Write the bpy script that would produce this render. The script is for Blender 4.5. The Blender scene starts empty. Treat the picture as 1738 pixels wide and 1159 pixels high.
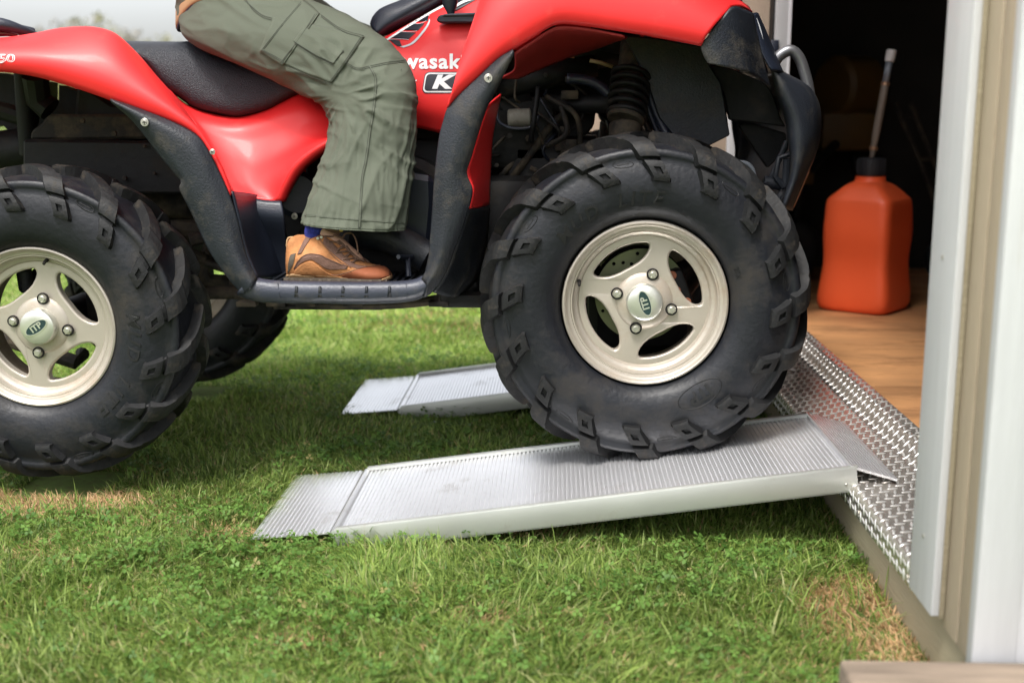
import bpy, bmesh, math, random
import numpy as np
from mathutils import Vector, Matrix, noise
from mathutils.bvhtree import BVHTree
S = bpy.context.scene
COL = S.collection
R = math.radians
random.seed(7); rng = np.random.default_rng(11)

# ------------------------------------------------------------------ camera
PIT = R(10.87); YAW = math.atan(79 / (2000 / math.cos(PIT)))
cam_d = bpy.data.cameras.new('camera'); cam = bpy.data.objects.new('camera', cam_d); COL.objects.link(cam)
cam.location = (0, -3.05, 0.82)
cam.rotation_euler = (math.pi / 2 - PIT, 0, YAW)
cam_d.sensor_width = 36; cam_d.lens = 36 * 2000 / 1738
cam_d.clip_start = 0.05; cam_d.clip_end = 3000
cam_d.dof.use_dof = True; cam_d.dof.focus_distance = 2.5; cam_d.dof.aperture_fstop = 2.8
S.camera = cam
S.render.resolution_x = 1024; S.render.resolution_y = 682

# ------------------------------------------------------------------ world, sun, exposure
SUN_EL = R(62); SUN_AZ = R(-150)      # soft overcast light from behind-left of the camera
w = bpy.data.worlds.new('World'); S.world = w; w.use_nodes = True
nt = w.node_tree; nt.nodes.clear()
out = nt.nodes.new('ShaderNodeOutputWorld'); bg = nt.nodes.new('ShaderNodeBackground')
sky = nt.nodes.new('ShaderNodeTexSky'); sky.sky_type = 'NISHITA'; sky.sun_disc = False
sky.sun_elevation = SUN_EL; sky.sun_rotation = R(205); sky.dust_density = 4.0; sky.air_density = 1.0; sky.ozone_density = 1.0
hs = nt.nodes.new('ShaderNodeHueSaturation'); hs.inputs['Saturation'].default_value = 0.22
hs.inputs['Value'].default_value = 1.0
tc = nt.nodes.new('ShaderNodeTexCoord'); nz = nt.nodes.new('ShaderNodeTexNoise'); nz.inputs['Scale'].default_value = 2.2
nz.inputs['Detail'].default_value = 4
mp = nt.nodes.new('ShaderNodeMapping'); mp.inputs['Scale'].default_value = (1, 1, 2.5)
cr_ = nt.nodes.new('ShaderNodeMapRange'); cr_.inputs[1].default_value = .3; cr_.inputs[2].default_value = .7
cr_.inputs[3].default_value = .92; cr_.inputs[4].default_value = 1.08
mx = nt.nodes.new('ShaderNodeVectorMath'); mx.operation = 'SCALE'
nt.links.new(tc.outputs['Generated'], mp.inputs[0]); nt.links.new(mp.outputs[0], nz.inputs['Vector'])
nt.links.new(nz.outputs['Fac'], cr_.inputs[0])
nt.links.new(sky.outputs[0], hs.inputs['Color']); nt.links.new(hs.outputs[0], mx.inputs[0]); nt.links.new(cr_.outputs[0], mx.inputs['Scale'])
nt.links.new(mx.outputs[0], bg.inputs['Color']); bg.inputs['Strength'].default_value = 0.14
nt.links.new(bg.outputs[0], out.inputs[0])
sd = bpy.data.lights.new('sun', 'SUN'); sd.energy = 1.5; sd.angle = R(14); sd.color = (1.0, 0.96, 0.9)
sun = bpy.data.objects.new('sun', sd); COL.objects.link(sun)
sdir = Vector((math.cos(SUN_EL) * math.sin(R(205)), math.cos(SUN_EL) * math.cos(R(205)), math.sin(SUN_EL)))
sun.rotation_euler = sdir.to_track_quat('Z', 'Y').to_euler(); sun.location = (0, -2, 6)
S.view_settings.view_transform = 'Standard'; S.view_settings.look = 'None'
S.view_settings.exposure = 1.2; S.view_settings.gamma = 1; S.view_settings.use_curve_mapping = False

# ------------------------------------------------------------------ survey: photo measurement -> point in a plane of known depth
_f = Vector((-math.sin(YAW) * math.cos(PIT), math.cos(YAW) * math.cos(PIT), -math.sin(PIT)))
_r = Vector((math.cos(YAW), math.sin(YAW), 0)); _u = _r.cross(_f); _C = Vector((0, -3.05, 0.82))
def P(px, py, Y):
    d = _f + _r * ((px - 869) / 2000) - _u * ((py - 579.5) / 2000)
    return _C + d * ((Y - _C.y) / d.y)
def PZ(px, py, Z):
    d = _f + _r * ((px - 869) / 2000) - _u * ((py - 579.5) / 2000)
    return _C + d * ((Z - _C.z) / d.z)
YC = -0.10                                 # centre plane of the quad bike

# ------------------------------------------------------------------ materials
def mat(name, base, rough=.5, metal=0.0, var=0.0, scale=8.0, bump=0.0, bscale=60.0, dirt=None, damt=0.0, dscale=6.0,
        coat=0.0, trans=0.0, spec=.5, aniso=0, stretch=(1, 1, 1), rvar=0.0):
    m = bpy.data.materials.new(name); m.use_nodes = True
    n = m.node_tree; N = n.nodes; L = n.links; b = N['Principled BSDF']
    b.inputs['Base Color'].default_value = (*base, 1); b.inputs['Roughness'].default_value = rough
    b.inputs['Metallic'].default_value = metal; b.inputs['Specular IOR Level'].default_value = spec
    if coat: b.inputs['Coat Weight'].default_value = coat; b.inputs['Coat Roughness'].default_value = .12
    if trans: b.inputs['Transmission Weight'].default_value = trans
    t = N.new('ShaderNodeTexCoord'); mpp = N.new('ShaderNodeMapping'); mpp.inputs['Scale'].default_value = stretch
    L.new(t.outputs['Object'], mpp.inputs[0]); vec = mpp.outputs[0]
    cur = None
    if var:
        a = N.new('ShaderNodeTexNoise'); a.inputs['Scale'].default_value = scale; a.inputs['Detail'].default_value = 6; L.new(vec, a.inputs['Vector'])
        c = N.new('ShaderNodeMix'); c.data_type = 'RGBA'
        c.inputs[6].default_value = (*[x * (1 - var) for x in base], 1); c.inputs[7].default_value = (*[min(1, x * (1 + var)) for x in base], 1)
        r_ = N.new('ShaderNodeMapRange'); r_.inputs[1].default_value = .3; r_.inputs[2].default_value = .7
        L.new(a.outputs['Fac'], r_.inputs[0]); L.new(r_.outputs[0], c.inputs[0]); cur = c.outputs[2]
    if dirt:
        a = N.new('ShaderNodeTexNoise'); a.inputs['Scale'].default_value = dscale; a.inputs['Detail'].default_value = 9; a.inputs['Roughness'].default_value = .7
        L.new(vec, a.inputs['Vector'])
        r_ = N.new('ShaderNodeMapRange'); r_.inputs[1].default_value = .62 - damt * .3; r_.inputs[2].default_value = .80 - damt * .2; r_.inputs[4].default_value = min(1, .35 + damt)
        L.new(a.outputs['Fac'], r_.inputs[0])
        c = N.new('ShaderNodeMix'); c.data_type = 'RGBA'; c.inputs[6].default_value = (*base, 1); c.inputs[7].default_value = (*dirt, 1)
        if cur: L.new(cur, c.inputs[6])
        L.new(r_.outputs[0], c.inputs[0]); cur = c.outputs[2]
        q = N.new('ShaderNodeMapRange'); q.inputs[3].default_value = rough; q.inputs[4].default_value = min(1, rough + .4)
        L.new(r_.outputs[0], q.inputs[0]); L.new(q.outputs[0], b.inputs['Roughness'])
    elif rvar:
        a = N.new('ShaderNodeTexNoise'); a.inputs['Scale'].default_value = scale * 1.7; a.inputs['Detail'].default_value = 6; L.new(vec, a.inputs['Vector'])
        q = N.new('ShaderNodeMapRange'); q.inputs[1].default_value = .3; q.inputs[2].default_value = .7
        q.inputs[3].default_value = max(.02, rough - rvar); q.inputs[4].default_value = min(1, rough + rvar)
        L.new(a.outputs['Fac'], q.inputs[0]); L.new(q.outputs[0], b.inputs['Roughness'])
    if cur: L.new(cur, b.inputs['Base Color'])
    if bump:
        a = N.new('ShaderNodeTexNoise'); a.inputs['Scale'].default_value = bscale; a.inputs['Detail'].default_value = 5; L.new(vec, a.inputs['Vector'])
        bp = N.new('ShaderNodeBump'); bp.inputs['Strength'].default_value = bump; bp.inputs['Distance'].default_value = .003
        L.new(a.outputs['Fac'], bp.inputs['Height']); L.new(bp.outputs[0], b.inputs['Normal'])
    return m
MUD = (.20, .15, .10)
M = dict(
 red=mat('red_plastic', (.76, .024, .026), .46, var=.06, scale=3, coat=.06, rvar=.08, dirt=(.62, .10, .08), damt=.10, dscale=16, spec=.4, bump=.05, bscale=25),
 red_shaded=mat('red_plastic_shaded', (.30, .012, .012), .6, var=.1),  # darker copy of the red, shade inside the fender put into the colour
 black=mat('black_plastic', (.012, .0145, .020), .48, spec=.42, var=.3, scale=10, dirt=(.070, .060, .045), damt=.36, dscale=16, bump=.35, bscale=260),
 black_clean=mat('black_plastic_clean', (.014, .018, .030), .40, var=.15, bump=.2, bscale=260),
 dark=mat('dark_chassis', (.005, .005, .0055), .6, spec=.3, var=.3, dirt=(.040, .033, .024), damt=.35, dscale=11, bump=.4, bscale=60),
 muddy=mat('muddy_steel', (.016, .014, .012), .7, spec=.3, var=.3, dirt=(.10, .078, .052), damt=.6, dscale=14, bump=.6, bscale=70),
 rubber=mat('tyre_rubber', (.0078, .0090, .0128), .46, spec=.38, var=.35, scale=7, dirt=(.038, .031, .022), damt=.40, dscale=7, bump=.35, bscale=90),
 lug=mat('tread_rubber', (.0085, .0088, .0095), .6, spec=.35, var=.25, scale=20, dirt=(.095, .074, .050), damt=.38, dscale=22, bump=.5, bscale=90),
 letter=mat('raised_letter_rubber', (.0012, .0013, .0016), .6, dirt=(.02, .018, .014), damt=.1, dscale=14),
 rim=mat('champagne_alloy', (.45, .405, .345), .40, metal=.45, var=.1, scale=6, dirt=(.34, .22, .12), damt=.30, dscale=7, bump=.12, bscale=90),
 rimin=mat('rim_barrel', (.30, .25, .19), .6, metal=.3, var=.2, dirt=(.18, .12, .07), damt=.5),
 tubesteel=mat('dull_silver_tube', (.20, .20, .21), .38, metal=.7),
 chrome=mat('bright_cap', (.66, .66, .60), .30, metal=.75, var=.08, dirt=(.35, .33, .25), damt=.3, dscale=20),
 steel=mat('nut_steel', (.52, .50, .45), .35, metal=.8, var=.1, rvar=.1),
 disc=mat('brake_disc_steel', (.20, .22, .12), .45, metal=.6, var=.15, rvar=.1),
 badge=mat('dark_green_badge', (.012, .035, .035), .4),
 white=mat('white_decal', (.78, .78, .78), .4),
 silverdecal=mat('silver_decal', (.55, .56, .58), .35),
 blackdecal=mat('black_decal', (.012, .013, .02), .35),
 orangerust=mat('rusty_orange', (.35, .12, .06), .6, var=.3),
 seat=mat('seat_vinyl', (.008, .010, .016), .42, var=.15, bump=.9, bscale=420, rvar=.06),
 alu=mat('ramp_aluminium', (.93, .93, .95), .30, metal=.80, var=.05, scale=4, rvar=.08, dirt=(.36, .33, .28), damt=.16, dscale=9, bump=.03, bscale=40),
 alu_rail=mat('ramp_rail_aluminium', (.53, .54, .51), .40, metal=.6, var=.08, scale=5, rvar=.1, dirt=(.30, .26, .18), damt=.16, dscale=14),
 plate=mat('diamond_plate', (.66, .61, .55), .24, metal=.80, var=.08, scale=7, rvar=.06, dirt=(.55, .48, .38), damt=.12, dscale=9),
 lugs=mat('plate_lug', (.88, .87, .85), .28, metal=.7),
 skirt=mat('tan_painted_timber', (.34, .29, .20), .7, var=.10, scale=3, stretch=(1, .3, 3), bump=.5, bscale=60, dirt=(.24, .18, .11), damt=.1),
 siding=mat('beige_siding', (.42, .34, .245), .8, var=.06, scale=5, stretch=(4, 4, .5), bump=.5, bscale=60),
 siding2=mat('beige_door', (.36, .28, .21), .8, var=.06, scale=5, stretch=(4, 4, .5), bump=.4, bscale=50),
 trim=mat('white_painted_trim', (.57, .572, .585), .6, var=.05, scale=8, stretch=(6, 6, .4), bump=.35, bscale=80, dirt=(.40, .36, .29), damt=.10, dscale=6),
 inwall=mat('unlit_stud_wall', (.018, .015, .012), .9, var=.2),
 roof=mat('roof_shingle', (.07, .065, .06), .9, var=.3),
 strip=mat('shaded_white_jamb', (.38, .38, .38), .6, var=.05),  # white jamb coloured grey, its shade put into the colour
 ply=mat('plywood_floor', (.50, .25, .105), .62, var=.28, scale=3, stretch=(1, 2.5, 1), bump=.2, bscale=30, dirt=(.20, .085, .03), damt=.42, dscale=4),
 block=mat('weathered_timber', (.20, .155, .115), .95, var=.3, scale=9, stretch=(.6, 4, 4), bump=.8, bscale=50, dirt=(.22, .18, .12), damt=.3),
 can=mat('orange_fuel_can', (1.0, .135, .040), .45, var=.03, bump=.08, bscale=12),
 cap=mat('black_cap', (.020, .021, .025), .5, bump=.2, bscale=200),
 hose=mat('clear_brown_hose', (.26, .21, .17), .3, spec=.6, trans=.15),
 hosegrey=mat('grey_hose_end', (.22, .24, .27), .4), whitecap=mat('white_cap', (.75, .72, .70), .4), brass=mat('copper_clamp', (.6, .35, .22), .35, metal=.8),
 cloth=mat('olive_canvas', (.092, .103, .077), .88, var=.08, scale=5, bump=.35, bscale=700, spec=.25),
 stitch=mat('dark_stitching', (.045, .050, .038), .9),
 jacket=mat('tan_jacket', (.33, .20, .10), .85, var=.1, bump=.3, bscale=500),
 jtrim=mat('navy_jacket_hem', (.03, .035, .06), .8),
 leather=mat('tan_nubuck', (.38, .165, .065), .88, spec=.2, var=.4, scale=26, bump=.5, bscale=260, dirt=(.5, .28, .14), damt=.25, dscale=20),
 leather2=mat('rust_toe_leather', (.24, .072, .030), .7, spec=.3, var=.2, scale=20, bump=.3, bscale=200, dirt=(.40, .2, .1), damt=.12, dscale=30),
 mesh_=mat('brown_mesh_panel', (.15, .078, .055), .75, var=.15, bump=.6, bscale=500),
 sole=mat('boot_sole', (.09, .07, .05), .8, var=.3, bump=.5, bscale=120),
 midsole=mat('tan_midsole', (.42, .26, .13), .7, var=.15, bump=.3, bscale=150),
 sock=mat('blue_sock', (.02, .03, .22), .95, var=.35, scale=160, bump=1.0, bscale=300),
 lace=mat('brown_lace', (.13, .07, .045), .8, var=.5, scale=160),
 skin=mat('skin', (.52, .30, .21), .5, var=.06), hair=mat('brown_hair', (.06, .035, .02), .7, var=.3, bump=.6, bscale=150),
 eye=mat('eye_white', (.7, .7, .68), .2), iris=mat('iris', (.05, .04, .03), .2), lip=mat('lips', (.40, .15, .12), .45),
 yellow=mat('yellow_paint', (.10, .048, .006), .6, var=.15), soil=None)

# ------------------------------------------------------------------ mesh helpers
def link(o, parent=None):
    COL.objects.link(o)
    if parent is not None:
        o.parent = parent
        loc = parent.matrix_world if False else None
    return o
def raw(name, verts, faces, m, parent=None, smooth=True, local=False, kind=None, uvs=None):
    me = bpy.data.meshes.new(name); me.from_pydata([tuple(v) for v in verts], [], faces); me.validate(); me.update()
    if smooth: me.polygons.foreach_set('use_smooth', [True] * len(me.polygons))
    if m: me.materials.append(m)
    o = bpy.data.objects.new(name, me); COL.objects.link(o)
    if parent is not None: attach(o, parent, local)
    if kind: o['kind'] = kind
    return o
def wloc(o):
    l = Vector(o.location)
    p = o.parent
    while p is not None: l += Vector(p.location); p = p.parent
    return l
def attach(o, parent, local=False):
    # parts are written in world coordinates; their origin is moved to the parent's
    o.parent = parent
    if not local:
        off = ORG[parent.name] if parent.name in ORG else Vector((0, 0, 0))
        o.data.transform(Matrix.Translation(-off)); ORG[o.name] = off
    else: ORG[o.name] = Vector((0, 0, 0))
ORG = {}
def thing(name, label, cat, loc, group=None):
    o = bpy.data.objects.new(name, None); COL.objects.link(o); o.location = loc; o.empty_display_size = .1
    ORG[o.name] = Vector(loc); o['label'] = label; o['category'] = cat
    if group: o['group'] = group
    return o
def tag(o, label, cat, group=None):
    o['label'] = label; o['category'] = cat
    if group: o['group'] = group
    return o
def cr(pts, n, lin=False):
    pts = [Vector(p) for p in pts]
    if len(pts) == 1: return [pts[0].copy() for _ in range(n)]
    if lin or len(pts) == 2: dense = []; seg = 1
    dense = [pts[0]]
    for i in range(len(pts) - 1):
        p0 = pts[i - 1] if i > 0 else pts[i] * 2 - pts[i + 1]; p1 = pts[i]; p2 = pts[i + 1]
        p3 = pts[i + 2] if i + 2 < len(pts) else pts[i + 1] * 2 - pts[i]
        for k in range(1, 13):
            t = k / 12
            if lin: dense.append(p1.lerp(p2, t)); continue
            # centripetal-ish: damp tangents to segment length
            l = (p2 - p1).length
            m1 = (p2 - p0); m1 = m1 * (l / max(1e-6, (p1 - p0).length + l)) if m1.length else m1
            m2 = (p3 - p1); m2 = m2 * (l / max(1e-6, (p3 - p2).length + l)) if m2.length else m2
            t2, t3 = t * t, t * t * t
            dense.append(p1 * (2 * t3 - 3 * t2 + 1) + m1 * (t3 - 2 * t2 + t) + p2 * (-2 * t3 + 3 * t2) + m2 * (t3 - t2))
    d = [0]
    for a, b in zip(dense, dense[1:]): d.append(d[-1] + (b - a).length)
    tot = d[-1] or 1e-9; res = []; j = 0
    for i in range(n):
        s = tot * i / (n - 1)
        while j < len(d) - 2 and d[j + 1] < s: j += 1
        t = (s - d[j]) / max(1e-9, d[j + 1] - d[j]); res.append(dense[j].lerp(dense[j + 1], min(1, max(0, t))))
    return res
def grid(rows, nu=40, nv=16, lin=False, linv=False, closed=False):
    rr = [cr(r, nu, lin) for r in rows]
    cols = [cr([r[i] for r in rr], nv, linv) for i in range(nu)]
    V = [cols[i][j] for j in range(nv) for i in range(nu)]
    F = [(j * nu + i, j * nu + i + 1, (j + 1) * nu + i + 1, (j + 1) * nu + i) for j in range(nv - 1) for i in range(nu - 1)]
    return V, F
def solid(o, t, off=-1):
    md = o.modifiers.new('thickness', 'SOLIDIFY'); md.thickness = t; md.offset = off; return o
def pgrid(rows): return [[P(*q, Y) if len(q) == 2 else P(*q) for q in pts] for (Y, pts) in rows]
def panel(name, rows, m, parent, nu=40, nv=16, t=.004, lin=False, linv=False, off=0, mirror=False):
    V, F = grid(pgrid(rows), nu, nv, lin, linv)
    o = raw(name, V, F, m, parent); solid(o, t, off)
    if mirror: flip(o, parent)
    return o
def flip(o, parent):
    me = o.data.copy(); y0 = 2 * (YC - ORG[parent.name].y)
    for v in me.vertices: v.co.y = y0 - v.co.y
    me.flip_normals()
    c = o.copy(); c.data = me; COL.objects.link(c); c.parent = parent; ORG[c.name] = ORG[parent.name]
    return c
def symrows(rows):
    g = pgrid(rows); f = [[Vector((p.x, 2 * YC - p.y, p.z)) for p in r] for r in g]
    return g + f[-2::-1]
def tube_data(pts, r, n=12, closed=False, caps=True, flat=1.0):
    pts = [Vector(p) for p in pts]; N = len(pts); rs = r if isinstance(r, (list, tuple)) else [r] * N
    V = []; F = []; up = None
    for i, p in enumerate(pts):
        a = pts[(i - 1) % N] if (i or closed) else p; b = pts[(i + 1) % N] if (i < N - 1 or closed) else p
        t = (b - a).normalized()
        if up is None:
            up = Vector((0, 0, 1)) if abs(t.z) < .9 else Vector((0, 1, 0))
        s = t.cross(up).normalized(); up = s.cross(t).normalized()
        for k in range(n):
            an = 2 * math.pi * k / n; V.append(p + (s * math.cos(an) + up * math.sin(an) * flat) * rs[i])
    for i in range(N if closed else N - 1):
        for k in range(n):
            a = i * n; b = ((i + 1) % N) * n; F.append((a + k, a + (k + 1) % n, b + (k + 1) % n, b + k))
    if caps and not closed: F.append(tuple(range(n))[::-1]); F.append(tuple((N - 1) * n + k for k in range(n)))
    return V, F
def tube(name, pts, r, m, parent=None, n=12, smoothn=0, local=False, **k):
    if smoothn: pts = cr(pts, smoothn)
    if smoothn and isinstance(r, (list, tuple)):
        r = [float(np.interp(i / (smoothn - 1), np.linspace(0, 1, len(r)), r)) for i in range(smoothn)]
    V, F = tube_data(pts, r, n, **k); return raw(name, V, F, m, parent, local=local)
class MB:
    def __init__(s): s.V = []; s.F = []
    def add(s, V, F):
        b = len(s.V); s.V += [Vector(v) for v in V]; s.F += [tuple(i + b for i in f) for f in F]; return s
    def tube(s, pts, r, n=10, sm=0, **k):
        if sm:
            if isinstance(r, (list, tuple)): r = [float(np.interp(i / (sm - 1), np.linspace(0, 1, len(r)), r)) for i in range(sm)]
            pts = cr(pts, sm)
        return s.add(*tube_data(pts, r, n, **k))
    def box(s, c, d, bev=.0, rot=None):
        V, F = box_data(c, d, bev, rot); return s.add(V, F)
    def cyl(s, a, b, r, n=20, bev=.0):
        a = Vector(a); b = Vector(b); t = (b - a).normalized()
        if bev: return s.add(*tube_data([a, a + t * .0001, a + t * bev, b - t * bev, b - t * .0001, b], [r - bev, r - bev, r, r, r - bev, r - bev], n))
        return s.add(*tube_data([a, b], r, n))
    def build(s, name, m, parent=None, smooth=False, local=False, ang=35):
        o = raw(name, s.V, s.F, m, parent, smooth=True, local=local)
        try: o.data.set_sharp_from_angle(angle=R(ang))
        except Exception: pass
        return o
def box_data(c, d, bev=0, rot=None):
    bm = bmesh.new(); bmesh.ops.create_cube(bm, size=1)
    for v in bm.verts: v.co = Vector((v.co.x * d[0], v.co.y * d[1], v.co.z * d[2]))
    if bev: bmesh.ops.bevel(bm, geom=bm.edges[:], offset=bev, segments=2, affect='EDGES', profile=.5)
    if rot: bmesh.ops.rotate(bm, verts=bm.verts, cent=(0, 0, 0), matrix=rot if isinstance(rot, Matrix) else Matrix.Rotation(rot, 3, 'Y'))
    bmesh.ops.translate(bm, verts=bm.verts, vec=c)
    V = [v.co.copy() for v in bm.verts]; bm.verts.index_update(); F = [tuple(v.index for v in f.verts) for f in bm.faces]; bm.free()
    return V, F
def box(name, lo, hi, m, parent=None, bev=.002):
    lo = Vector(lo); hi = Vector(hi); V, F = box_data((lo + hi) / 2, hi - lo, bev)
    o = raw(name, V, F, m, parent)
    try: o.data.set_sharp_from_angle(angle=R(35))
    except Exception: pass
    return o
def lathe(prof, n=96, axis='Y'):
    V = []; F = []; k = len(prof)
    for i in range(n):
        a = 2 * math.pi * i / n; c, s = math.cos(a), math.sin(a)
        for (r, h) in prof:
            V.append(Vector((r * c, h, r * s)) if axis == 'Y' else Vector((r * c, r * s, h)))
    for i in range(n):
        for j in range(k - 1):
            a = i * k + j; b = ((i + 1) % n) * k + j; F.append((a, a + 1, b + 1, b))
    return V, F
def curve_mesh(loops, depth, bev, res=2):
    # outline with holes -> solid plate (in local XZ, thickness along Y, front face toward -Y)
    cu = bpy.data.curves.new('outline', 'CURVE'); cu.dimensions = '2D'; cu.fill_mode = 'BOTH'; cu.extrude = depth / 2; cu.bevel_depth = bev; cu.bevel_resolution = res
    for lp in loops:
        sp = cu.splines.new('POLY'); sp.points.add(len(lp) - 1); sp.use_cyclic_u = True
        for p, q in zip(sp.points, lp): p.co = (q[0], q[1], 0, 1)
    ob = bpy.data.objects.new('outline', cu); COL.objects.link(ob)
    dg = bpy.context.evaluated_depsgraph_get(); me = bpy.data.meshes.new_from_object(ob.evaluated_get(dg))
    bpy.data.objects.remove(ob); bpy.data.curves.remove(cu)
    V = [Vector((v.co.x, -v.co.z, v.co.y)) for v in me.vertices]; F = [tuple(p.vertices) for p in me.polygons]
    bpy.data.meshes.remove(me); return V, F
def text_mesh(s, size=1, bold=0.0, depth=0.0, shear=0, spacing=1.0, outline=False):
    cu = bpy.data.curves.new('txt', 'FONT'); cu.body = s; cu.size = size; cu.align_x = 'CENTER'; cu.align_y = 'CENTER'
    cu.offset = bold; cu.extrude = depth; cu.shear = shear; cu.space_character = spacing; cu.resolution_u = 3
    if outline: cu.fill_mode = 'NONE'; cu.bevel_depth = outline; cu.extrude = 0; cu.bevel_resolution = 1
    ob = bpy.data.objects.new('txt', cu); COL.objects.link(ob)
    dg = bpy.context.evaluated_depsgraph_get(); me = bpy.data.meshes.new_from_object(ob.evaluated_get(dg))
    bpy.data.objects.remove(ob); bpy.data.curves.remove(cu)
    V = [v.co.copy() for v in me.vertices]; F = [tuple(p.vertices) for p in me.polygons]; bpy.data.meshes.remove(me); return V, F
def bvh_of(*objs):
    V = []; F = []
    for o in objs:
        b = len(V); off = wloc(o)
        V += [v.co + off for v in o.data.vertices]; F += [tuple(i + b for i in p.vertices) for p in o.data.polygons]
    return BVHTree.FromPolygons(V, F)
LIFT = {}
def drape(bvh, p, lift=.002, d=None):
    soft = LIFT.get(-id(bvh), 0); lift += LIFT.get(id(bvh), 0)
    # put a traced point onto the surface it lies on
    p = Vector(p); d = Vector(d) if d else (p - _C).normalized()
    hit = bvh.ray_cast(p - d * .6, d, 2.0)
    if hit[0] is None:
        hit = bvh.find_nearest(p)
        if hit[0] is None: return p
    n = hit[1]
    if n.dot(d) > 0: n = -n
    if soft: n = (n * (1 - soft) + Vector((0, -1, 0)) * soft).normalized()
    return hit[0] + n * lift
def patch(name, bvh, poly, m, parent, Y=-.3, lift=.002, nu=14, nv=14, t=.0015, rows=None):
    # four-sided patch draped on a body; rows = list of polylines in photo measurements
    V, F = grid([[P(x, y, Y) for x, y in r] for r in rows], nu, nv)
    V = [drape(bvh, v, lift) for v in V]
    o = raw(name, V, F, m, parent); solid(o, t, 1 if t > 0 else -1); o.modifiers[0].offset = 0
    return o
def drape_line(name, bvh, pts, r, m, parent, Y=-.3, lift=.0008, n=6, sm=30):
    q = cr([P(x, y, Y) for x, y in pts], sm); q = [drape(bvh, v, lift) for v in q]
    return tube(name, q, r, m, parent, n=n)

# ================================================================== ground
def vn(x, y, s, seed=0):
    # cheap value noise, vectorised
    x = np.asarray(x) * s + seed * 17.3; y = np.asarray(y) * s - seed * 9.1
    xi = np.floor(x).astype(np.int64); yi = np.floor(y).astype(np.int64); fx = x - xi; fy = y - yi
    fx = fx * fx * (3 - 2 * fx); fy = fy * fy * (3 - 2 * fy)
    def h(a, b):
        v = np.sin(a * 127.1 + b * 311.7 + seed * 74.7) * 43758.5453; return v - np.floor(v)
    return (h(xi, yi) * (1 - fx) + h(xi + 1, yi) * fx) * (1 - fy) + (h(xi, yi + 1) * (1 - fx) + h(xi + 1, yi + 1) * fx) * fy
def gh(x, y):
    x = np.asarray(x, float); y = np.asarray(y, float)
    t = np.clip((y + 1.05) / .45, 0, 1); t = t * t * (3 - 2 * t)
    return .009 * t - .008 + .010 * (vn(x, y, 3.0, 3) - .5) * np.clip(1.5 - 0.0 * x, 0, 1) - .006 * np.clip((x - .2) / .3, 0, 1)
gx = np.unique(np.concatenate([np.linspace(-900, -12, 14), np.linspace(-12, -3.4, 12), np.linspace(-3.4, 3.0, 110), np.linspace(3, 12, 10), np.linspace(12, 900, 14)]))
gy = np.unique(np.concatenate([np.linspace(-60, -4, 8), np.linspace(-4, 3.6, 120), np.linspace(3.6, 14, 14), np.linspace(14, 1500, 22)]))
GX, GY = np.meshgrid(gx, gy); GZ = gh(GX, GY)
V = np.stack([GX.ravel(), GY.ravel(), GZ.ravel()], 1); nx_ = len(gx)
F = [(j * nx_ + i, j * nx_ + i + 1, (j + 1) * nx_ + i + 1, (j + 1) * nx_ + i) for j in range(len(gy) - 1) for i in range(nx_ - 1)]
gm = bpy.data.materials.new('lawn_soil'); gm.use_nodes = True
n = gm.node_tree; b = n.nodes['Principled BSDF']; b.inputs['Roughness'].default_value = .95; b.inputs['Specular IOR Level'].default_value = .1
t = n.nodes.new('ShaderNodeTexCoord'); a = n.nodes.new('ShaderNodeTexNoise'); a.inputs['Scale'].default_value = 1.6; a.inputs['Detail'].default_value = 8
a2 = n.nodes.new('ShaderNodeTexNoise'); a2.inputs['Scale'].default_value = 45; a2.inputs['Detail'].default_value = 6
c = n.nodes.new('ShaderNodeValToRGB'); e = c.color_ramp.elements
e[0].position = .32; e[0].color = (.085, .135, .030, 1); e[1].position = .70; e[1].color = (.17, .235, .065, 1)
c2 = n.nodes.new('ShaderNodeMix'); c2.data_type = 'RGBA'; c2.inputs[7].default_value = (.10, .085, .04, 1)
r2 = n.nodes.new('ShaderNodeMapRange'); r2.inputs[1].default_value = .45; r2.inputs[2].default_value = .75; r2.inputs[4].default_value = .7
for A, B in ((t.outputs['Object'], a.inputs['Vector']), (t.outputs['Object'], a2.inputs['Vector']), (a.outputs['Fac'], c.inputs[0]), (a2.outputs['Fac'], r2.inputs[0]), (r2.outputs[0], c2.inputs[0]), (c.outputs[0], c2.inputs[6]), (c2.outputs[2], b.inputs['Base Color'])): n.links.new(A, B)
raw('ground', V, F, gm, kind='structure')

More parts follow.
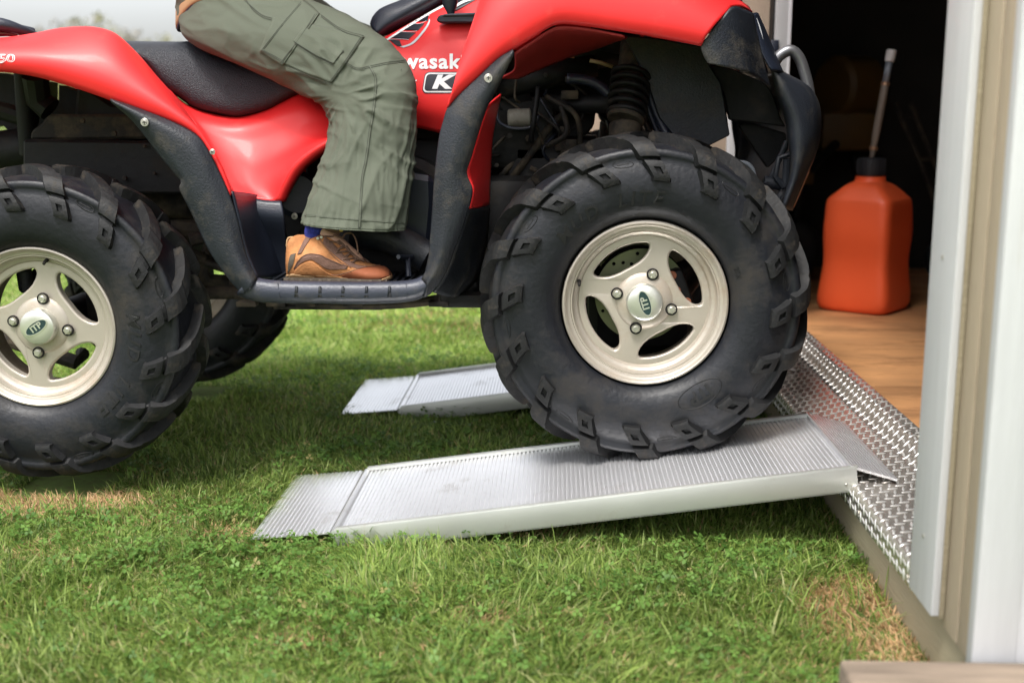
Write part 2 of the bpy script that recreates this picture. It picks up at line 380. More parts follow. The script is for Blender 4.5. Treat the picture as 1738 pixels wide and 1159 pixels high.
# ================================================================== ramps and threshold measurements
RX0, RX1, RZ0, RZ1 = -.43, .572, .022, .160
def rz(x): return RZ0 + (x - RX0) / (RX1 - RX0) * (RZ1 - RZ0)
def ribbed(x0, z0, x1, z1, ya, yb, pitch, depth, thick):
    # sheet with grooves running across it, real relief
    L = math.hypot(x1 - x0, z1 - z0); n_ = int(L / pitch); tx, tz = (x1 - x0) / L, (z1 - z0) / L; nx, nz_ = -tz, tx
    prof = []
    for i in range(n_):
        s = i * pitch
        for ds, h in ((0, 0), (.62, 0), (.70, -1), (.92, -1)): prof.append((s + ds * pitch, h * depth))
    prof.append((L, 0)); top = [(x0 + tx * s + nx * h, z0 + tz * s + nz_ * h) for s, h in prof]
    bot = [(x0 + tx * s - nx * thick, z0 + tz * s - nz_ * thick) for s, h in (prof[0], prof[-1])]
    V = []; F = []; k = len(top)
    for y in (ya, yb):
        V += [(x, y, z) for x, z in top]; V += [(x, y, z) for x, z in bot]
    K = k + 2
    for i in range(k - 1): F.append((i, i + 1, K + i + 1, K + i))
    F.append((k, k + 1, K + k + 1, K + k)[::-1]); F.append((0, k, K + k, K)); F.append((k - 1, k + 1, K + k + 1, K + k - 1)[::-1])
    F.append(tuple(range(k))[::-1] + (k, k + 1)) ; F.append(tuple(range(K, K + k)) + (K + k + 1, K + k))
    return V, F
def make_ramp(y0, y1, label):
    t = thing('loading_ramp', label, 'ramp', ((RX0 + RX1) / 2, (y0 + y1) / 2, 0), 'aluminium loading ramps')
    rw = .014
    V, F = ribbed(RX0 + .008, rz(RX0) + .0, RX1, rz(RX1), y0 + rw, y1 - rw, .0092, .0026, .005); o = raw('ramp_deck', V, F, M['alu'], t, smooth=False)
    V, F = ribbed(-.598, .006, RX0 - .012, RZ0 - .002, y0 + .004, y1 - .004, .0092, .0020, .003); raw('bottom_flap', V, F, M['alu'], t, smooth=False)
    V, F = ribbed(RX1 - .012, RZ1 + .0075, .648, .1425, y0 + .003, y1 - .003, .0072, .0016, .005); raw('top_lip', V, F, M['alu'], t, smooth=False)
    m = MB(); m.tube([(RX0 - .002, y0 + .004, RZ0 - .006), (RX0 - .002, y1 - .004, RZ0 - .006)], .0085, 16); m.build('hinge_bar', M['alu'], t)
    ang = -math.atan2(RZ1 - RZ0, RX1 - RX0); L = math.hypot(RZ1 - RZ0, RX1 - RX0); cx, cz = (RX0 + RX1) / 2, (RZ0 + RZ1) / 2
    for yy, sg in ((y0, 1), (y1, -1)):
        m = MB(); m.box((cx, yy + sg * .0015, cz - .018), (L, .003, .046), .0006, ang)
        m.box((cx, yy + sg * .0075, cz + .0055), (L, .012, .0035), .001, ang)
        m.box((cx, yy + sg * .0145, cz + .0025), (L, .002, .006), .0005, ang)
        m.box((cx, yy + sg * .009, cz - .0405), (L, .018, .003), .0006, ang); m.build('side_rail', M['alu_rail'], t)
        for q in (.03, .97):
            x = RX0 + L * q; tube('rivet', [(x, yy - sg * .0015, rz(x) - .026), (x, yy + sg * .001, rz(x) - .026)], .0028, M['steel'], t, n=8)
    for q in (.25, .5, .75):
        x = RX0 + L * q; box('cross_brace', (x - .015, y0 + .004, rz(x) - .034), (x + .015, y1 - .004, rz(x) - .007), M['alu_rail'], t, .001)
    return t
make_ramp(-.88, -.46, 'ribbed aluminium loading ramp nearest the camera, its whole deck and side rail in view')
make_ramp(.10, .54, 'bright aluminium loading ramp farther back, half hidden behind the front tyre')

# ================================================================== shed
shed = thing('garden_shed', 'beige wooden shed with white trim, open doorway and dark interior', 'shed', (2.2, .3, 0))
YR, YL, YD, XW = -1.515, 2.3, .70, .580     # right corner, left end, left door jamb, wall face
FZ = .152; TOP = 2.35
box('skirt_board', (.583, YR + .002, -.03), (.622, YL, .0975), M['skirt'], shed, .002)
box('front_wall', (XW, YR + .004, .0985), (.69, -1.3055, TOP), M['siding'], shed, .001)
for y in (-1.455,):
    box('siding_groove', (XW - .007, y - .056, .078), (XW - .0004, y - .003, TOP), M['siding'], shed, .001)
    box('siding_groove', (XW - .007, y + .003, .078), (XW - .0004, y + .060, TOP), M['siding'], shed, .001)
box('trim_shade_strip', (.5645, -1.399, .092), (.5725, -1.3065, TOP - .02), M['skirt'], shed, .001)  # tan strip added to give the trim edge its shadowed brown tone
box('door_trim', (.552, -1.402, .097), (.564, -1.290, TOP - .02), M['trim'], shed, .0015)
box('door_trim', (.5645, -1.3052, .1645), (.69, -1.290, TOP - .021), M['trim'], shed, .001)
box('corner_board', (.567, YR - .020, .072), (.625, YR + .0035, TOP), M['trim'], shed, .0015)
box('corner_board', (.6255, YR - .016, .072), (.735, YR + .0035, TOP), M['trim'], shed, .0015)
box('side_wall', (.7355, YR, .0985), (3.6, YR + .09, TOP), M['siding'], shed, .001)
box('side_skirt', (.6235, YR + .003, -.03), (3.6, YR + .04, .0975), M['skirt'], shed, .001)
box('front_wall', (XW, YD + .105, .0985), (.69, YL, TOP), M['siding'], shed, .001)
box('door_jamb', (.662, YD, FZ + .012), (.700, YD + .10, TOP - .05), M['strip'], shed, .002)
box('door_jamb', (.6995, YD - .006, FZ + .012), (.709, YD + .02, TOP - .05), M['trim'], shed, .002)
box('header_board', (XW, -1.3050, 2.12), (.69, YD + .104, TOP - .001), M['siding'], shed, .001)
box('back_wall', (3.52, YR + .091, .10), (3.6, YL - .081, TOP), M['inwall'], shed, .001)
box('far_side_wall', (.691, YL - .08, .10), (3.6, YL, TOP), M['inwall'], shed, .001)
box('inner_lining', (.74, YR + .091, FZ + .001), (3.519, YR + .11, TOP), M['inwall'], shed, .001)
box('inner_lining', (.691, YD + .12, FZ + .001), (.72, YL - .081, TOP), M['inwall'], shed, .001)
V = [(.45, YR - .12, TOP), (3.75, YR - .12, TOP), (3.75, YL + .12, TOP), (.45, YL + .12, TOP), (.45, (YR + YL) / 2, TOP + .8), (3.75, (YR + YL) / 2, TOP + .8)]
raw('roof', V, [(0, 1, 2, 3), (0, 4, 5, 1), (3, 2, 5, 4), (0, 3, 4), (1, 5, 2)], M['roof'], shed, smooth=False)
# plywood floor: sheets with open joints
for k, (x0, x1) in enumerate(((.752, 1.985), (1.989, 3.2), (3.204, 3.519))):
    for (y0, y1) in ((YR + .111, -.128), (-.124, 1.09), (1.094, YL - .083)):
        box('plywood_sheet', (x0, y0, FZ - .018), (x1, y1, FZ), M['ply'], shed, .0015)
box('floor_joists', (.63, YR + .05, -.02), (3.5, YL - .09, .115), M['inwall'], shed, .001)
# diamond plate threshold
prof = [(.560, .085), (.5595, .122), (.5625, .1298), (.568, .132), (.590, .1318), (.630, .1315), (.670, .1318), (.700, .1322), (.713, .1348), (.742, .1585), (.752, .161), (.778, .161)]
def pl(s):
    for (a, b_) in zip(prof, prof[1:]):
        l = math.hypot(b_[0] - a[0], b_[1] - a[1])
        if s <= l: t_ = s / l; return (a[0] + (b_[0] - a[0]) * t_, a[1] + (b_[1] - a[1]) * t_), (-(b_[1] - a[1]) / l, (b_[0] - a[0]) / l)
        s -= l
    return prof[-1], (0, 1)
PLL = sum(math.hypot(b_[0] - a[0], b_[1] - a[1]) for a, b_ in zip(prof, prof[1:]))
PY0, PY1 = -1.306, YD - .001
V = [(x, y, z) for y in (PY0, PY1) for x, z in prof]; k = len(prof)
F = [(i, i + 1, k + i + 1, k + i) for i in range(k - 1)]
o = raw('diamond_plate', V, F, M['plate'], shed); o.data.set_sharp_from_angle(angle=R(4))
plate_o = o
V = []; F = []
ns, ny = int(PLL / .0195), int((PY1 - PY0) / .0195)
for i in range(ns):
    for j in range(ny):
        s = (i + .5) * PLL / ns; y = PY0 + (j + .5) * (PY1 - PY0) / ny
        sg = 1 if (i + j) % 2 else -1
        an = R(90 - 14) if sg > 0 else R(14)
        hl, hw, hh = .0118, .0026, .0014
        ds, dy = math.sin(an), math.cos(an); base = len(V)
        ring = [(-1, 0), (-.72, .72), (0, 1), (.72, .72), (1, 0), (.72, -.72), (0, -1), (-.72, -.72)]
        for (k_, h) in ((1.0, -.3), (.82, .75), (.45, 1.0)):
            for u_, v_ in ring:
                q = s + u_ * hl * k_ * ds + v_ * hw * k_ * dy; (x, z), (nx, nz_) = pl(min(PLL - .0005, max(.0005, q)))
                V.append((x + nx * hh * h, y + u_ * hl * k_ * dy - v_ * hw * k_ * ds, z + nz_ * hh * h))
        F += [tuple(base + r_ * 8 + q_ for r_, q_ in ((t_, m_), (t_, (m_ + 1) % 8), (t_ + 1, (m_ + 1) % 8), (t_ + 1, m_))) for t_ in (0, 1) for m_ in range(8)] + [tuple(base + 16 + m_ for m_ in range(8))]
raw('plate_lugs', V, F, M['lugs'], shed, smooth=True, kind='stuff')
for j in range(7):
    for s_ in (.013, PLL - .02):
        (x, z), (nx, nz_) = pl(s_); y = PY0 + .05 + j * .31; m = MB(); c_ = Vector((x, y, z)); n_ = Vector((nx, 0, nz_)); m.cyl(c_, c_ + n_ * .0022, .0055, 14, .0008); m.build('plate_screw', M['steel'], shed)
for z in (.20, .62, 1.04, 1.5): m = MB(); m.cyl((.5525, -1.345, z), (.5508, -1.345, z), .0035, 12); m.build('trim_nail', M['steel'], shed)
# left door leaf, swung open behind the quad
dl = box('door', (-.10, YD + .085, .20), (.657, YD + .125, 2.10), M['siding2'], shed, .002)
for (a, b_, c_, d_) in ((.535, .20, .563, 2.09), (-.10, .20, -.02, 2.09), (-.0195, .93, .534, 1.02), (-.0195, 2.0, .534, 2.09), (-.0195, .20, .534, .29)):
    box('door_brace', (a, YD + .070, b_), (c_, YD + .0845, d_), M['trim'], dl, .001)
for x in (-.018, .102, .222, .342):
    box('door_slat', (x, YD + .0795, .292), (x + .114, YD + .0846, .928), M['siding2'], dl, .001)
for z in (1.02, .45):
    box('hinge', (.648, YD - .012, z - .02), (.672, YD + .06, z + .025), M['black_clean'], shed, .002)
box('weather_strip', (.6575, YD + .02, .18), (.6618, YD + .10, 2.2), M['dark'], shed, .001)

# ================================================================== timber block in front of the corner
V, F = box_data((0, 0, 0), (.62, .115, .12), .007)
o = raw('timber_block', V, F, M['block']); o.location = (.695, -1.604, .038)
tag(o, 'rough weathered tan timber lying on the grass at the shed corner', 'timber')

# ================================================================== fuel can
can = thing('fuel_can', 'orange red plastic fuel jug with black cap on the plywood shed floor', 'fuel can', (1.075, 1.085, FZ))
ca = R(-37)
def sec(cx, cy, z, hw, hd, p=5.0, n_=56):
    out_ = []
    for k in range(n_):
        a = 2 * math.pi * k / n_; c_, s_ = math.cos(a), math.sin(a)
        r_ = (abs(c_) ** p + abs(s_) ** p) ** (-1 / p); x, y = r_ * c_ * hw + cx, r_ * s_ * hd + cy
        out_.append(Vector((1.075 + x * math.cos(ca) - y * math.sin(ca), 1.085 + x * math.sin(ca) + y * math.cos(ca), FZ + z)))
    return out_
S_ = [(0, 0, .002, .110, .110, 6), (0, 0, .003, .118, .118, 7), (0, 0, .012, .127, .127, 10), (0, 0, .045, .131, .130, 11), (0, 0, .10, .124, .122, 11), (0, .0, .165, .116, .114, 11),
      (0, .002, .215, .118, .122, 11), (0, .006, .27, .120, .135, 11), (0, .003, .33, .118, .124, 11), (0, 0, .368, .118, .116, 11), (0, 0, .384, .116, .114, 10), (0, 0, .393, .108, .108, 9), (0, 0, .432, .066, .082, 6), (0, 0, .438, .058, .070, 4), (-.00, 0, .442, .054, .056, 3), (-.0, 0, .444, .052, .052, 2), (0, 0, .462, .050, .050, 2)]
V = [v for s in S_ for v in sec(*s)]; q = 56
F = [(i * q + k, i * q + (k + 1) % q, (i + 1) * q + (k + 1) % q, (i + 1) * q + k) for i in range(len(S_) - 1) for k in range(q)] + [tuple(range(q))[::-1]]
o = raw('jug_body', V, F, M['can'], can); sb = o.modifiers.new('smooth', 'SUBSURF'); sb.levels = 1; sb.render_levels = 1
m = MB()
c0 = Vector((1.075, 1.085, FZ + .462)); m.cyl(c0, c0 + Vector((0, 0, .062)), .047, 48, .005)
for k in range(24):
    a = 2 * math.pi * k / 24; p = c0 + Vector((.047 * math.cos(a), .047 * math.sin(a), 0)); m.box(p + Vector((0, 0, .03)), (.004, .004, .05), .001, Matrix.Rotation(a, 3, 'Z'))
m.build('screw_cap', M['cap'], can)
h0 = c0 + Vector((.0, 0, .062)); hd = Vector((.046, .0, .36))
tube('hose', [h0 + hd * t for t in (0, .1, .35, .69)], [.009, .0135, .0135, .0135], M['hose'], can, n=16, smoothn=20)
tube('hose_end', [h0 + hd * t for t in (.69, .9)], .0115, M['hosegrey'], can, n=16)
m = MB(); m.cyl(h0 + hd * .89, h0 + hd * 1.0, .0165, 20, .003); m.build('hose_cap', M['whitecap'], can)
for q in (.07, .67): m = MB(); m.cyl(h0 + hd * q, h0 + hd * (q + .035), .0155, 20, .002); m.build('hose_clamp', M['brass'], can)

# ================================================================== dim things inside the shed
tl = thing('garden_tiller', 'yellow orange engine machine with black wheel, dim inside the shed left of the jug', 'machine', (1.30, 2.02, FZ))
m = MB(); m.cyl((1.13, 2.0, FZ + .78), (1.30, 2.1, FZ + .78), .13, 32, .02); m.box((1.2, 2.05, FZ + .6), (.22, .2, .16), .02); m.build('engine_housing', M['yellow'], tl)
m = MB(); m.box((.99, 1.75, FZ + .42), (.06, .05, .05), .01); m.build('bracket', M['yellow'], tl)
V, F = lathe([(.03, -.03), (.07, -.028), (.10, -.035), (.125, -.025), (.13, 0), (.125, .025), (.10, .035), (.07, .028), (.03, .03)], 40)
o = raw('wheel', [v + Vector((.93, 1.74, FZ + .135)) for v in V], F, M['rubber'], tl)
m = MB(); m.tube([(.93, 1.74, FZ + .135), (1.0, 1.78, FZ + .42), (1.15, 1.95, FZ + .55)], .018, 10, sm=12); m.tube([(1.25, 2.05, FZ + .5), (1.4, 2.1, FZ + .1)], .02, 10); m.build('frame', M['dark'], tl)
ht = thing('hand_truck', 'dark tubular hand truck frame leaning in the shed behind the orange jug', 'hand truck', (1.62, 1.75, FZ))
m = MB()
for dx, dz in ((0, 0), (.075, .01)):
    a = P(1520 + dx * 330, 176, 1.75); m.tube([a, a + Vector((.20, 0, -.44)), a + Vector((.27, 0, -.72))], .010, 10, sm=10)
for q in (.12, .5, .85): m.tube([P(1520, 176, 1.75) + Vector((.2 * q, 0, -.44 * q)), P(1545, 176, 1.75) + Vector((.2 * q, 0, -.43 * q))], .007, 8)
m.build('frame', M['muddy'], ht)
a = P(1520, 176, 1.75)
m = MB(); m.cyl((a.x + .26, 1.70, FZ + .09), (a.x + .26, 1.73, FZ + .09), .09, 24, .008); m.cyl((a.x + .26, 1.80, FZ + .09), (a.x + .26, 1.83, FZ + .09), .09, 24, .008); m.build('wheel', M['rubber'], ht)
box('toe_plate', (a.x + .24, 1.66, FZ + .002), (a.x + .44, 1.87, FZ + .008), M['muddy'], ht)

# ================================================================== distant trees
def leafmat(name, c1, c2, tr=.25):
    m = bpy.data.materials.new(name); m.use_nodes = True; n = m.node_tree; b = n.nodes['Principled BSDF']
    b.inputs['Roughness'].default_value = .7; b.inputs['Specular IOR Level'].default_value = .2
    g = n.nodes.new('ShaderNodeNewGeometry'); r_ = n.nodes.new('ShaderNodeMix'); r_.data_type = 'RGBA'; r_.inputs[6].default_value = (*c1, 1); r_.inputs[7].default_value = (*c2, 1)
    n.links.new(g.outputs['Random Per Island'], r_.inputs[0]); n.links.new(r_.outputs[2], b.inputs['Base Color']); return m
LM = [leafmat('spring_leaves', (.22, .23, .11), (.32, .30, .17)), leafmat('grey_twigs', (.27, .25, .21), (.34, .31, .26)), leafmat('hedge_leaves', (.19, .20, .08), (.30, .28, .13))]  # leaf colours lightened to stand in for distant haze
BARK = mat('bark', (.16, .14, .12), .9, var=.2)
def leaves(cs, n_, size, rg):
    V = []; F = []
    for i in range(n_):
        c_, rad = cs[rg.integers(len(cs))]
        d = rg.normal(size=3); d /= np.linalg.norm(d); p = np.array(c_) + d * rad * (rg.random() ** .45)
        a = rg.normal(size=3); a /= np.linalg.norm(a); b_ = np.cross(a, rg.normal(size=3)); b_ /= np.linalg.norm(b_); s = size * (.6 + .8 * rg.random()); k = len(V)
        V += [p + a * s, p + b_ * s * .55, p - a * s, p - b_ * s * .55]; F.append((k, k + 1, k + 2, k + 3))
    return V, F
protos = []
for k in range(4):
    rg = np.random.default_rng(40 + k); H_ = 1.0
    m = MB(); ends = []
    m.tube([(0, 0, 0), (.01, 0, .3), (-.01, .01, .62)], [.028, .02, .010], 8)
    for i in range(16):
        z = .22 + .04 * i * .6; a = i * 2.4 + rg.random(); l = .30 * (1 - z * .55) * (.7 + .6 * rg.random())
        e1 = Vector((math.cos(a) * l * .6, math.sin(a) * l * .6, z + l * .45)); e2 = Vector((math.cos(a) * l, math.sin(a) * l, z + l * (.9 + .3 * rg.random())))
        m.tube([(0, 0, z), e1, e2], [.010, .006, .002], 5); ends += [(tuple(e1), .06), (tuple(e2), .10), (tuple((e1 + e2) / 2), .07)]
        for q in range(3):
            e3 = e1.lerp(e2, rg.random()) + Vector((rg.normal() * .05, rg.normal() * .05, .05 + .06 * rg.random())); m.tube([e1, e3], [.004, .001], 4); ends.append((tuple(e3), .055))
    V, F = leaves(ends, 2400 if k % 2 else 3200, .014, rg); protos.append((m, V, F, LM[1] if k % 2 else LM[0]))
pm = []
TL = [(-260, 84, 7.4, 3, 'pale spring tree of the far treeline, farthest beyond the left edge'), (-150, 80, 7.0, 1, 'grey twiggy tree of the far treeline just beyond the left edge'), (-60, 84, 7.6, 0, 'budding pale tree of the far treeline close beyond the left edge'),
 (12, 82, 6.6, 1, 'low grey tree of the far treeline above the tail of the quad bike'), (60, 84, 7.3, 2, 'hazy spring tree above the left end of the red rear fender'), (104, 80, 8.2, 1, 'tall grey twiggy tree above the crest of the red rear fender'), (147, 84, 8.8, 0, 'tallest pale green tree in the treeline, above the rear fender'),
 (190, 82, 7.7, 2, 'pale green tree rising where the rear fender meets the seat'), (219, 79, 7.9, 3, 'slim twiggy tree above the front of the red rear fender'), (262, 84, 6.6, 1, 'low grey tree above the empty part of the black seat'), (305, 80, 6.8, 0, "last visible treeline tree, against the rider's jacket"), (372, 84, 6.4, 2, "treeline tree hidden behind the rider's back"), (470, 86, 6.0, 3, "treeline tree hidden behind the rider's thigh")]
for i, (px, y, h, k, lab) in enumerate(TL):
    x = (px - 948) / 2000 * (y + 3)
    t_ = thing('field_tree', lab, 'tree', (x, y, 0), 'trees of the far treeline'); t_.scale = (h * .9, h * .9, h)
    m, V, F, lm = protos[k]
    if k not in [p[0] for p in pm]:
        a = raw('trunk', m.V, m.F, BARK, t_, local=True); b_ = raw('crown', V, F, lm, t_, local=True, smooth=False); pm.append((k, a.data, b_.data))
    else:
        q = [p for p in pm if p[0] == k][0]
        for nm, me in (('trunk', q[1]), ('crown', q[2])): o = bpy.data.objects.new(nm, me); COL.objects.link(o); o.parent = t_
    t_.rotation_euler.z = i * 1.3
rg = np.random.default_rng(5); cs = []
for i in range(260):
    x = -75 + 95 * rg.random(); h = 3.3 + 2.4 * vn(x, 0, .22, 4) + .6 * rg.random(); cs.append(((x, 74 + 4 * rg.random(), h * .45), h * .5))
V = []; F = []
for (c_, r_) in cs:
    a, f_ = leaves([(c_, r_)], 130, .20, rg); k = len(V); V += a; F += [tuple(q + k for q in f) for f in f_]
tag(raw('hedgerow', V, F, LM[2], smooth=False, kind='stuff'), 'low olive hedgerow across the far edge of the field', 'hedge')

# ================================================================== grass
bands = []
def straw(x, y):
    s = np.zeros_like(x)
    for (px, py, rx, ry, a_) in ((50, 858, .20, .075, 1.4), (150, 856, .15, .07, 1.3), (400, 905, .10, .06, .7), (10, 850, .10, .05, .6), (300, 880, .12, .06, .45), (1500, 1040, .12, .18, 1.9), (1540, 1085, .08, .10, 1.6), (960, 900, .08, .05, .5), (1300, 935, .1, .05, .3), (860, 1050, .09, .05, .5), (700, 545, .35, .25, .45), (900, 900, .1, .04, .6), (500, 1080, .08, .05, .5), (60, 930, .10, .05, .45)):
        p = PZ(px, py, 0); s = np.maximum(s, a_ * np.exp(-(((x - p.x) / rx) ** 2 + ((y - p.y) / ry) ** 2)))
    return s
def on_lawn(x, y):
    ok = ~((x > .580) & (y > YR) & (y < YL + .1) & (x < 3.7))
    ok &= ~((x > .38) & (x < 1.0) & (y > -1.664) & (y < -1.544))
    for (a, b_) in ((-.88, -.46), (.10, .54)): ok &= ~((x > -.60) & (x < -.12) & (y > a + .004) & (y < b_ - .004))
    for cx_, cy_ in ((-1.09, -.54), (-1.09, .34)): ok &= ~((np.abs(x - cx_) < .10) & (np.abs(y - cy_) < .10))
    return ok
def in_view(x, y, m=.75):
    f = np.array(_f); rr = np.array(_r); dx = x; dy = y + 3.05; dz = -.82
    zc = dx * f[0] + dy * f[1] + dz * f[2]; xc = dx * rr[0] + dy * rr[1]; u_ = np.array(_u); yc = dx * u_[0] + dy * u_[1] + dz * u_[2]
    return (zc > .3) & (np.abs(xc) < zc * .4345 + m) & (yc > -zc * .29 - m * .8)
def blades(n_, x0, x1, y0, y1, hmin, hmax, w0, segs, seed, tall=0.0):
    g = np.random.default_rng(seed); x = g.uniform(x0, x1, n_); y = g.uniform(y0, y1, n_)
    k = in_view(x, y) & on_lawn(x, y)
    clump = vn(x, y, 9, 1) * .6 + vn(x, y, 23, 2) * .4
    k &= g.random(n_) < .35 + .9 * clump
    x = x[k]; y = y[k]; clump = clump[k]; n_ = len(x); z = gh(x, y)
    st = straw(x, y); isst = g.random(n_) < np.clip(st * 1.0 + .09 + .6 * np.clip(vn(x, y, 4.5, 8) - .62, 0, 1), 0, .92)
    h = g.uniform(hmin, hmax, n_) * (.55 + .9 * vn(x, y, 5, 5)); h = np.where(isst, h * .62, h)
    if tall: t_ = g.random(n_) < tall; h = np.where(t_ & ~isst, h * 1.5, h)
    # longer against the ramp and skirt, pressed under the ramps
    near_sk = np.exp(-((x - .45) / .16) ** 2) * ((y > -1.35) & (y < -.85)); h = h * (1 + .45 * near_sk * ~isst)
    under = (x > -.12) & (((y > -.88) & (y < -.46)) | ((y > .1) & (y < .54)))
    h = np.where(under, np.minimum(h, np.maximum(.01, RZ0 + (x - RX0) * .138 - z - .055)), h)
    w_ = w0 * g.uniform(.6, 1.35, n_); az = g.uniform(0, 2 * np.pi, n_); lean = g.uniform(.05, 1.0, n_) ** .9 * 1.45
    comb = vn(x, y, 6, 9) * 7; az = np.where(g.random(n_) < .55, comb + g.normal(0, .6, n_), az)
    lx, ly = np.cos(az), np.sin(az); fa = az + np.pi / 2 + g.normal(0, .7, n_); wx, wy = np.cos(fa), np.sin(fa)
    rows = []
    for s in range(segs + 1):
        t_ = s / segs; d = h * lean * t_ ** 1.7; hh = h * (t_ - .30 * lean * t_ ** 2)
        cx_ = x + lx * d; cy_ = y + ly * d; cz_ = z - .004 + hh; ww = w_ * (1 - t_ ** 2.2) * .5
        if s < segs: rows.append(np.stack([cx_ - wx * ww, cy_ - wy * ww, cz_], 1)); rows.append(np.stack([cx_ + wx * ww, cy_ + wy * ww, cz_], 1))
        else: rows.append(np.stack([cx_, cy_, cz_], 1))
    VV = np.stack(rows, 1); nv = VV.shape[1]; VV = VV.reshape(-1, 3)
    base = (np.arange(n_) * nv)[:, None]; tri = []
    for s in range(segs - 1): a = 2 * s; tri += [(a, a + 1, a + 3), (a, a + 3, a + 2)]
    a = 2 * (segs - 1); tri.append((a, a + 1, a + 2)); tri = np.array(tri)
    FF = (base[:, :, None] + tri[None]).reshape(-1, 3)
    tone = g.random(n_)[:, None]; tone2 = (vn(x, y, 2.2, 9) * .6 + vn(x, y, 7, 11) * .4)[:, None]
    g1 = np.array([.045, .105, .016]); g2 = np.array([.285, .375, .090]); g3 = np.array([.36, .37, .16])
    tone = tone ** .8; gc = g1 * (1 - tone) + g2 * tone; gc = gc * (.72 + .6 * tone2); gc = np.where((g.random(n_) < .10)[:, None], g3, gc)
    sc = np.array([.58, .38, .21]) * (.55 + .75 * tone); cc = np.where(isst[:, None], sc, gc * (1.12 + .55 * np.clip((y - .2) / .5, 0, 1))[:, None])  # blades beyond the quad get lighter colour, sunlight painted into the lawn
    CC = np.repeat(cc[:, None], nv, 1) * np.ones((1, nv, 1)); CC = CC.reshape(-1, 3)
    return VV, FF, CC
def clover(n_, x0, x1, y0, y1, size, seed):
    g = np.random.default_rng(seed); x = g.uniform(x0, x1, n_); y = g.uniform(y0, y1, n_)
    d = vn(x, y, 3.2, 12) * .6 + vn(x, y, 8, 13) * .4
    k = in_view(x, y) & on_lawn(x, y) & (g.random(n_) < np.clip((d - .38) * 3.2, 0.03, 1)) & (straw(x, y) < .5) & ~((x > -.12) & (((y > -.88) & (y < -.46)) | ((y > .1) & (y < .54))))
    x = x[k]; y = y[k]; n_ = len(x); z = gh(x, y) + g.uniform(.010, .034, n_); s = size * g.uniform(.6, 1.35, n_); a0 = g.uniform(0, 6.28, n_)
    tx, ty = g.normal(0, .35, n_), g.normal(0, .35, n_); Vs = []
    for q in range(3):
        a = a0 + q * 2.0944
        for (r_, da, dz) in ((.05, 0, 0), (.62, -.62, .10), (1.0, -.34, .02), (.88, 0, -.06), (1.0, .34, .02), (.62, .62, .10)):
            xx = np.cos(a + da) * r_ * s; yy = np.sin(a + da) * r_ * s; Vs.append(np.stack([x + xx, y + yy, z + dz * s + tx * xx + ty * yy], 1))
    VV = np.stack(Vs, 1).reshape(-1, 3); base = (np.arange(n_) * 18)[:, None]
    tri = np.array([(q * 6, q * 6 + i, q * 6 + i + 1) for q in range(3) for i in range(1, 5)]); FF = (base[:, :, None] + tri[None]).reshape(-1, 3)
    t_ = g.random(n_)[:, None]; cc = np.array([.070, .155, .026]) * (1 - t_) + np.array([.190, .330, .070]) * t_
    cc = np.where((g.random(n_) < .02)[:, None], np.array([.34, .30, .12]), cc)
    return VV, FF, np.repeat(cc, 18, 0)
def gmesh(name, parts, m, label, cat):
    VV = np.concatenate([p[0] for p in parts]); CC = np.concatenate([p[2] for p in parts]); o_ = 0; FFs = []
    for p in parts: FFs.append(p[1] + o_); o_ += len(p[0])
    FF = np.concatenate(FFs); me = bpy.data.meshes.new(name)
    me.vertices.add(len(VV)); me.vertices.foreach_set('co', VV.astype(np.float32).ravel())
    me.loops.add(len(FF) * 3); me.loops.foreach_set('vertex_index', FF.astype(np.int32).ravel())
    me.polygons.add(len(FF)); me.polygons.foreach_set('loop_start', np.arange(0, len(FF) * 3, 3, dtype=np.int32)); me.polygons.foreach_set('loop_total', np.full(len(FF), 3, dtype=np.int32))
    me.update(calc_edges=True); at = me.color_attributes.new('Tone', 'FLOAT_COLOR', 'POINT')
    at.data.foreach_set('color', np.concatenate([CC, np.ones((len(CC), 1))], 1).astype(np.float32).ravel())
    me.materials.append(m); o = bpy.data.objects.new(name, me); COL.objects.link(o); o['kind'] = 'stuff'; tag(o, label, cat); print(name, len(FF)); return o
gmt = bpy.data.materials.new('grass_blade'); gmt.use_nodes = True; n = gmt.node_tree; b = n.nodes['Principled BSDF']
b.inputs['Roughness'].default_value = .5; b.inputs['Specular IOR Level'].default_value = .35
at = n.nodes.new('ShaderNodeAttribute'); at.attribute_name = 'Tone'; tr = n.nodes.new('ShaderNodeBsdfTranslucent'); ms = n.nodes.new('ShaderNodeMixShader'); ms.inputs[0].default_value = .45
n.links.new(at.outputs['Color'], b.inputs['Base Color']); n.links.new(at.outputs['Color'], tr.inputs['Color']); n.links.new(b.outputs[0], ms.inputs[1]); n.links.new(tr.outputs[0], ms.inputs[2])
n.links.new(ms.outputs[0], n.nodes['Material Output'].inputs[0])
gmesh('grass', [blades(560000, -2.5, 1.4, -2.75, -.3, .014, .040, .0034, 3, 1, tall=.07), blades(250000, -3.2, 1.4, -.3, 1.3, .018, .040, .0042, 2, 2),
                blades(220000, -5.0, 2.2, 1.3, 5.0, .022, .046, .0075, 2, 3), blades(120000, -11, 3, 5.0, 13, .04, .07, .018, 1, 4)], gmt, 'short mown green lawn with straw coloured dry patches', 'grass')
gmesh('clover', [clover(52000, -2.4, 1.3, -2.7, -.2, .0085, 21), clover(15000, -2.5, 1.2, -.2, 1.6, .010, 22)], gmt, 'low clover leaves growing through the lawn', 'clover')

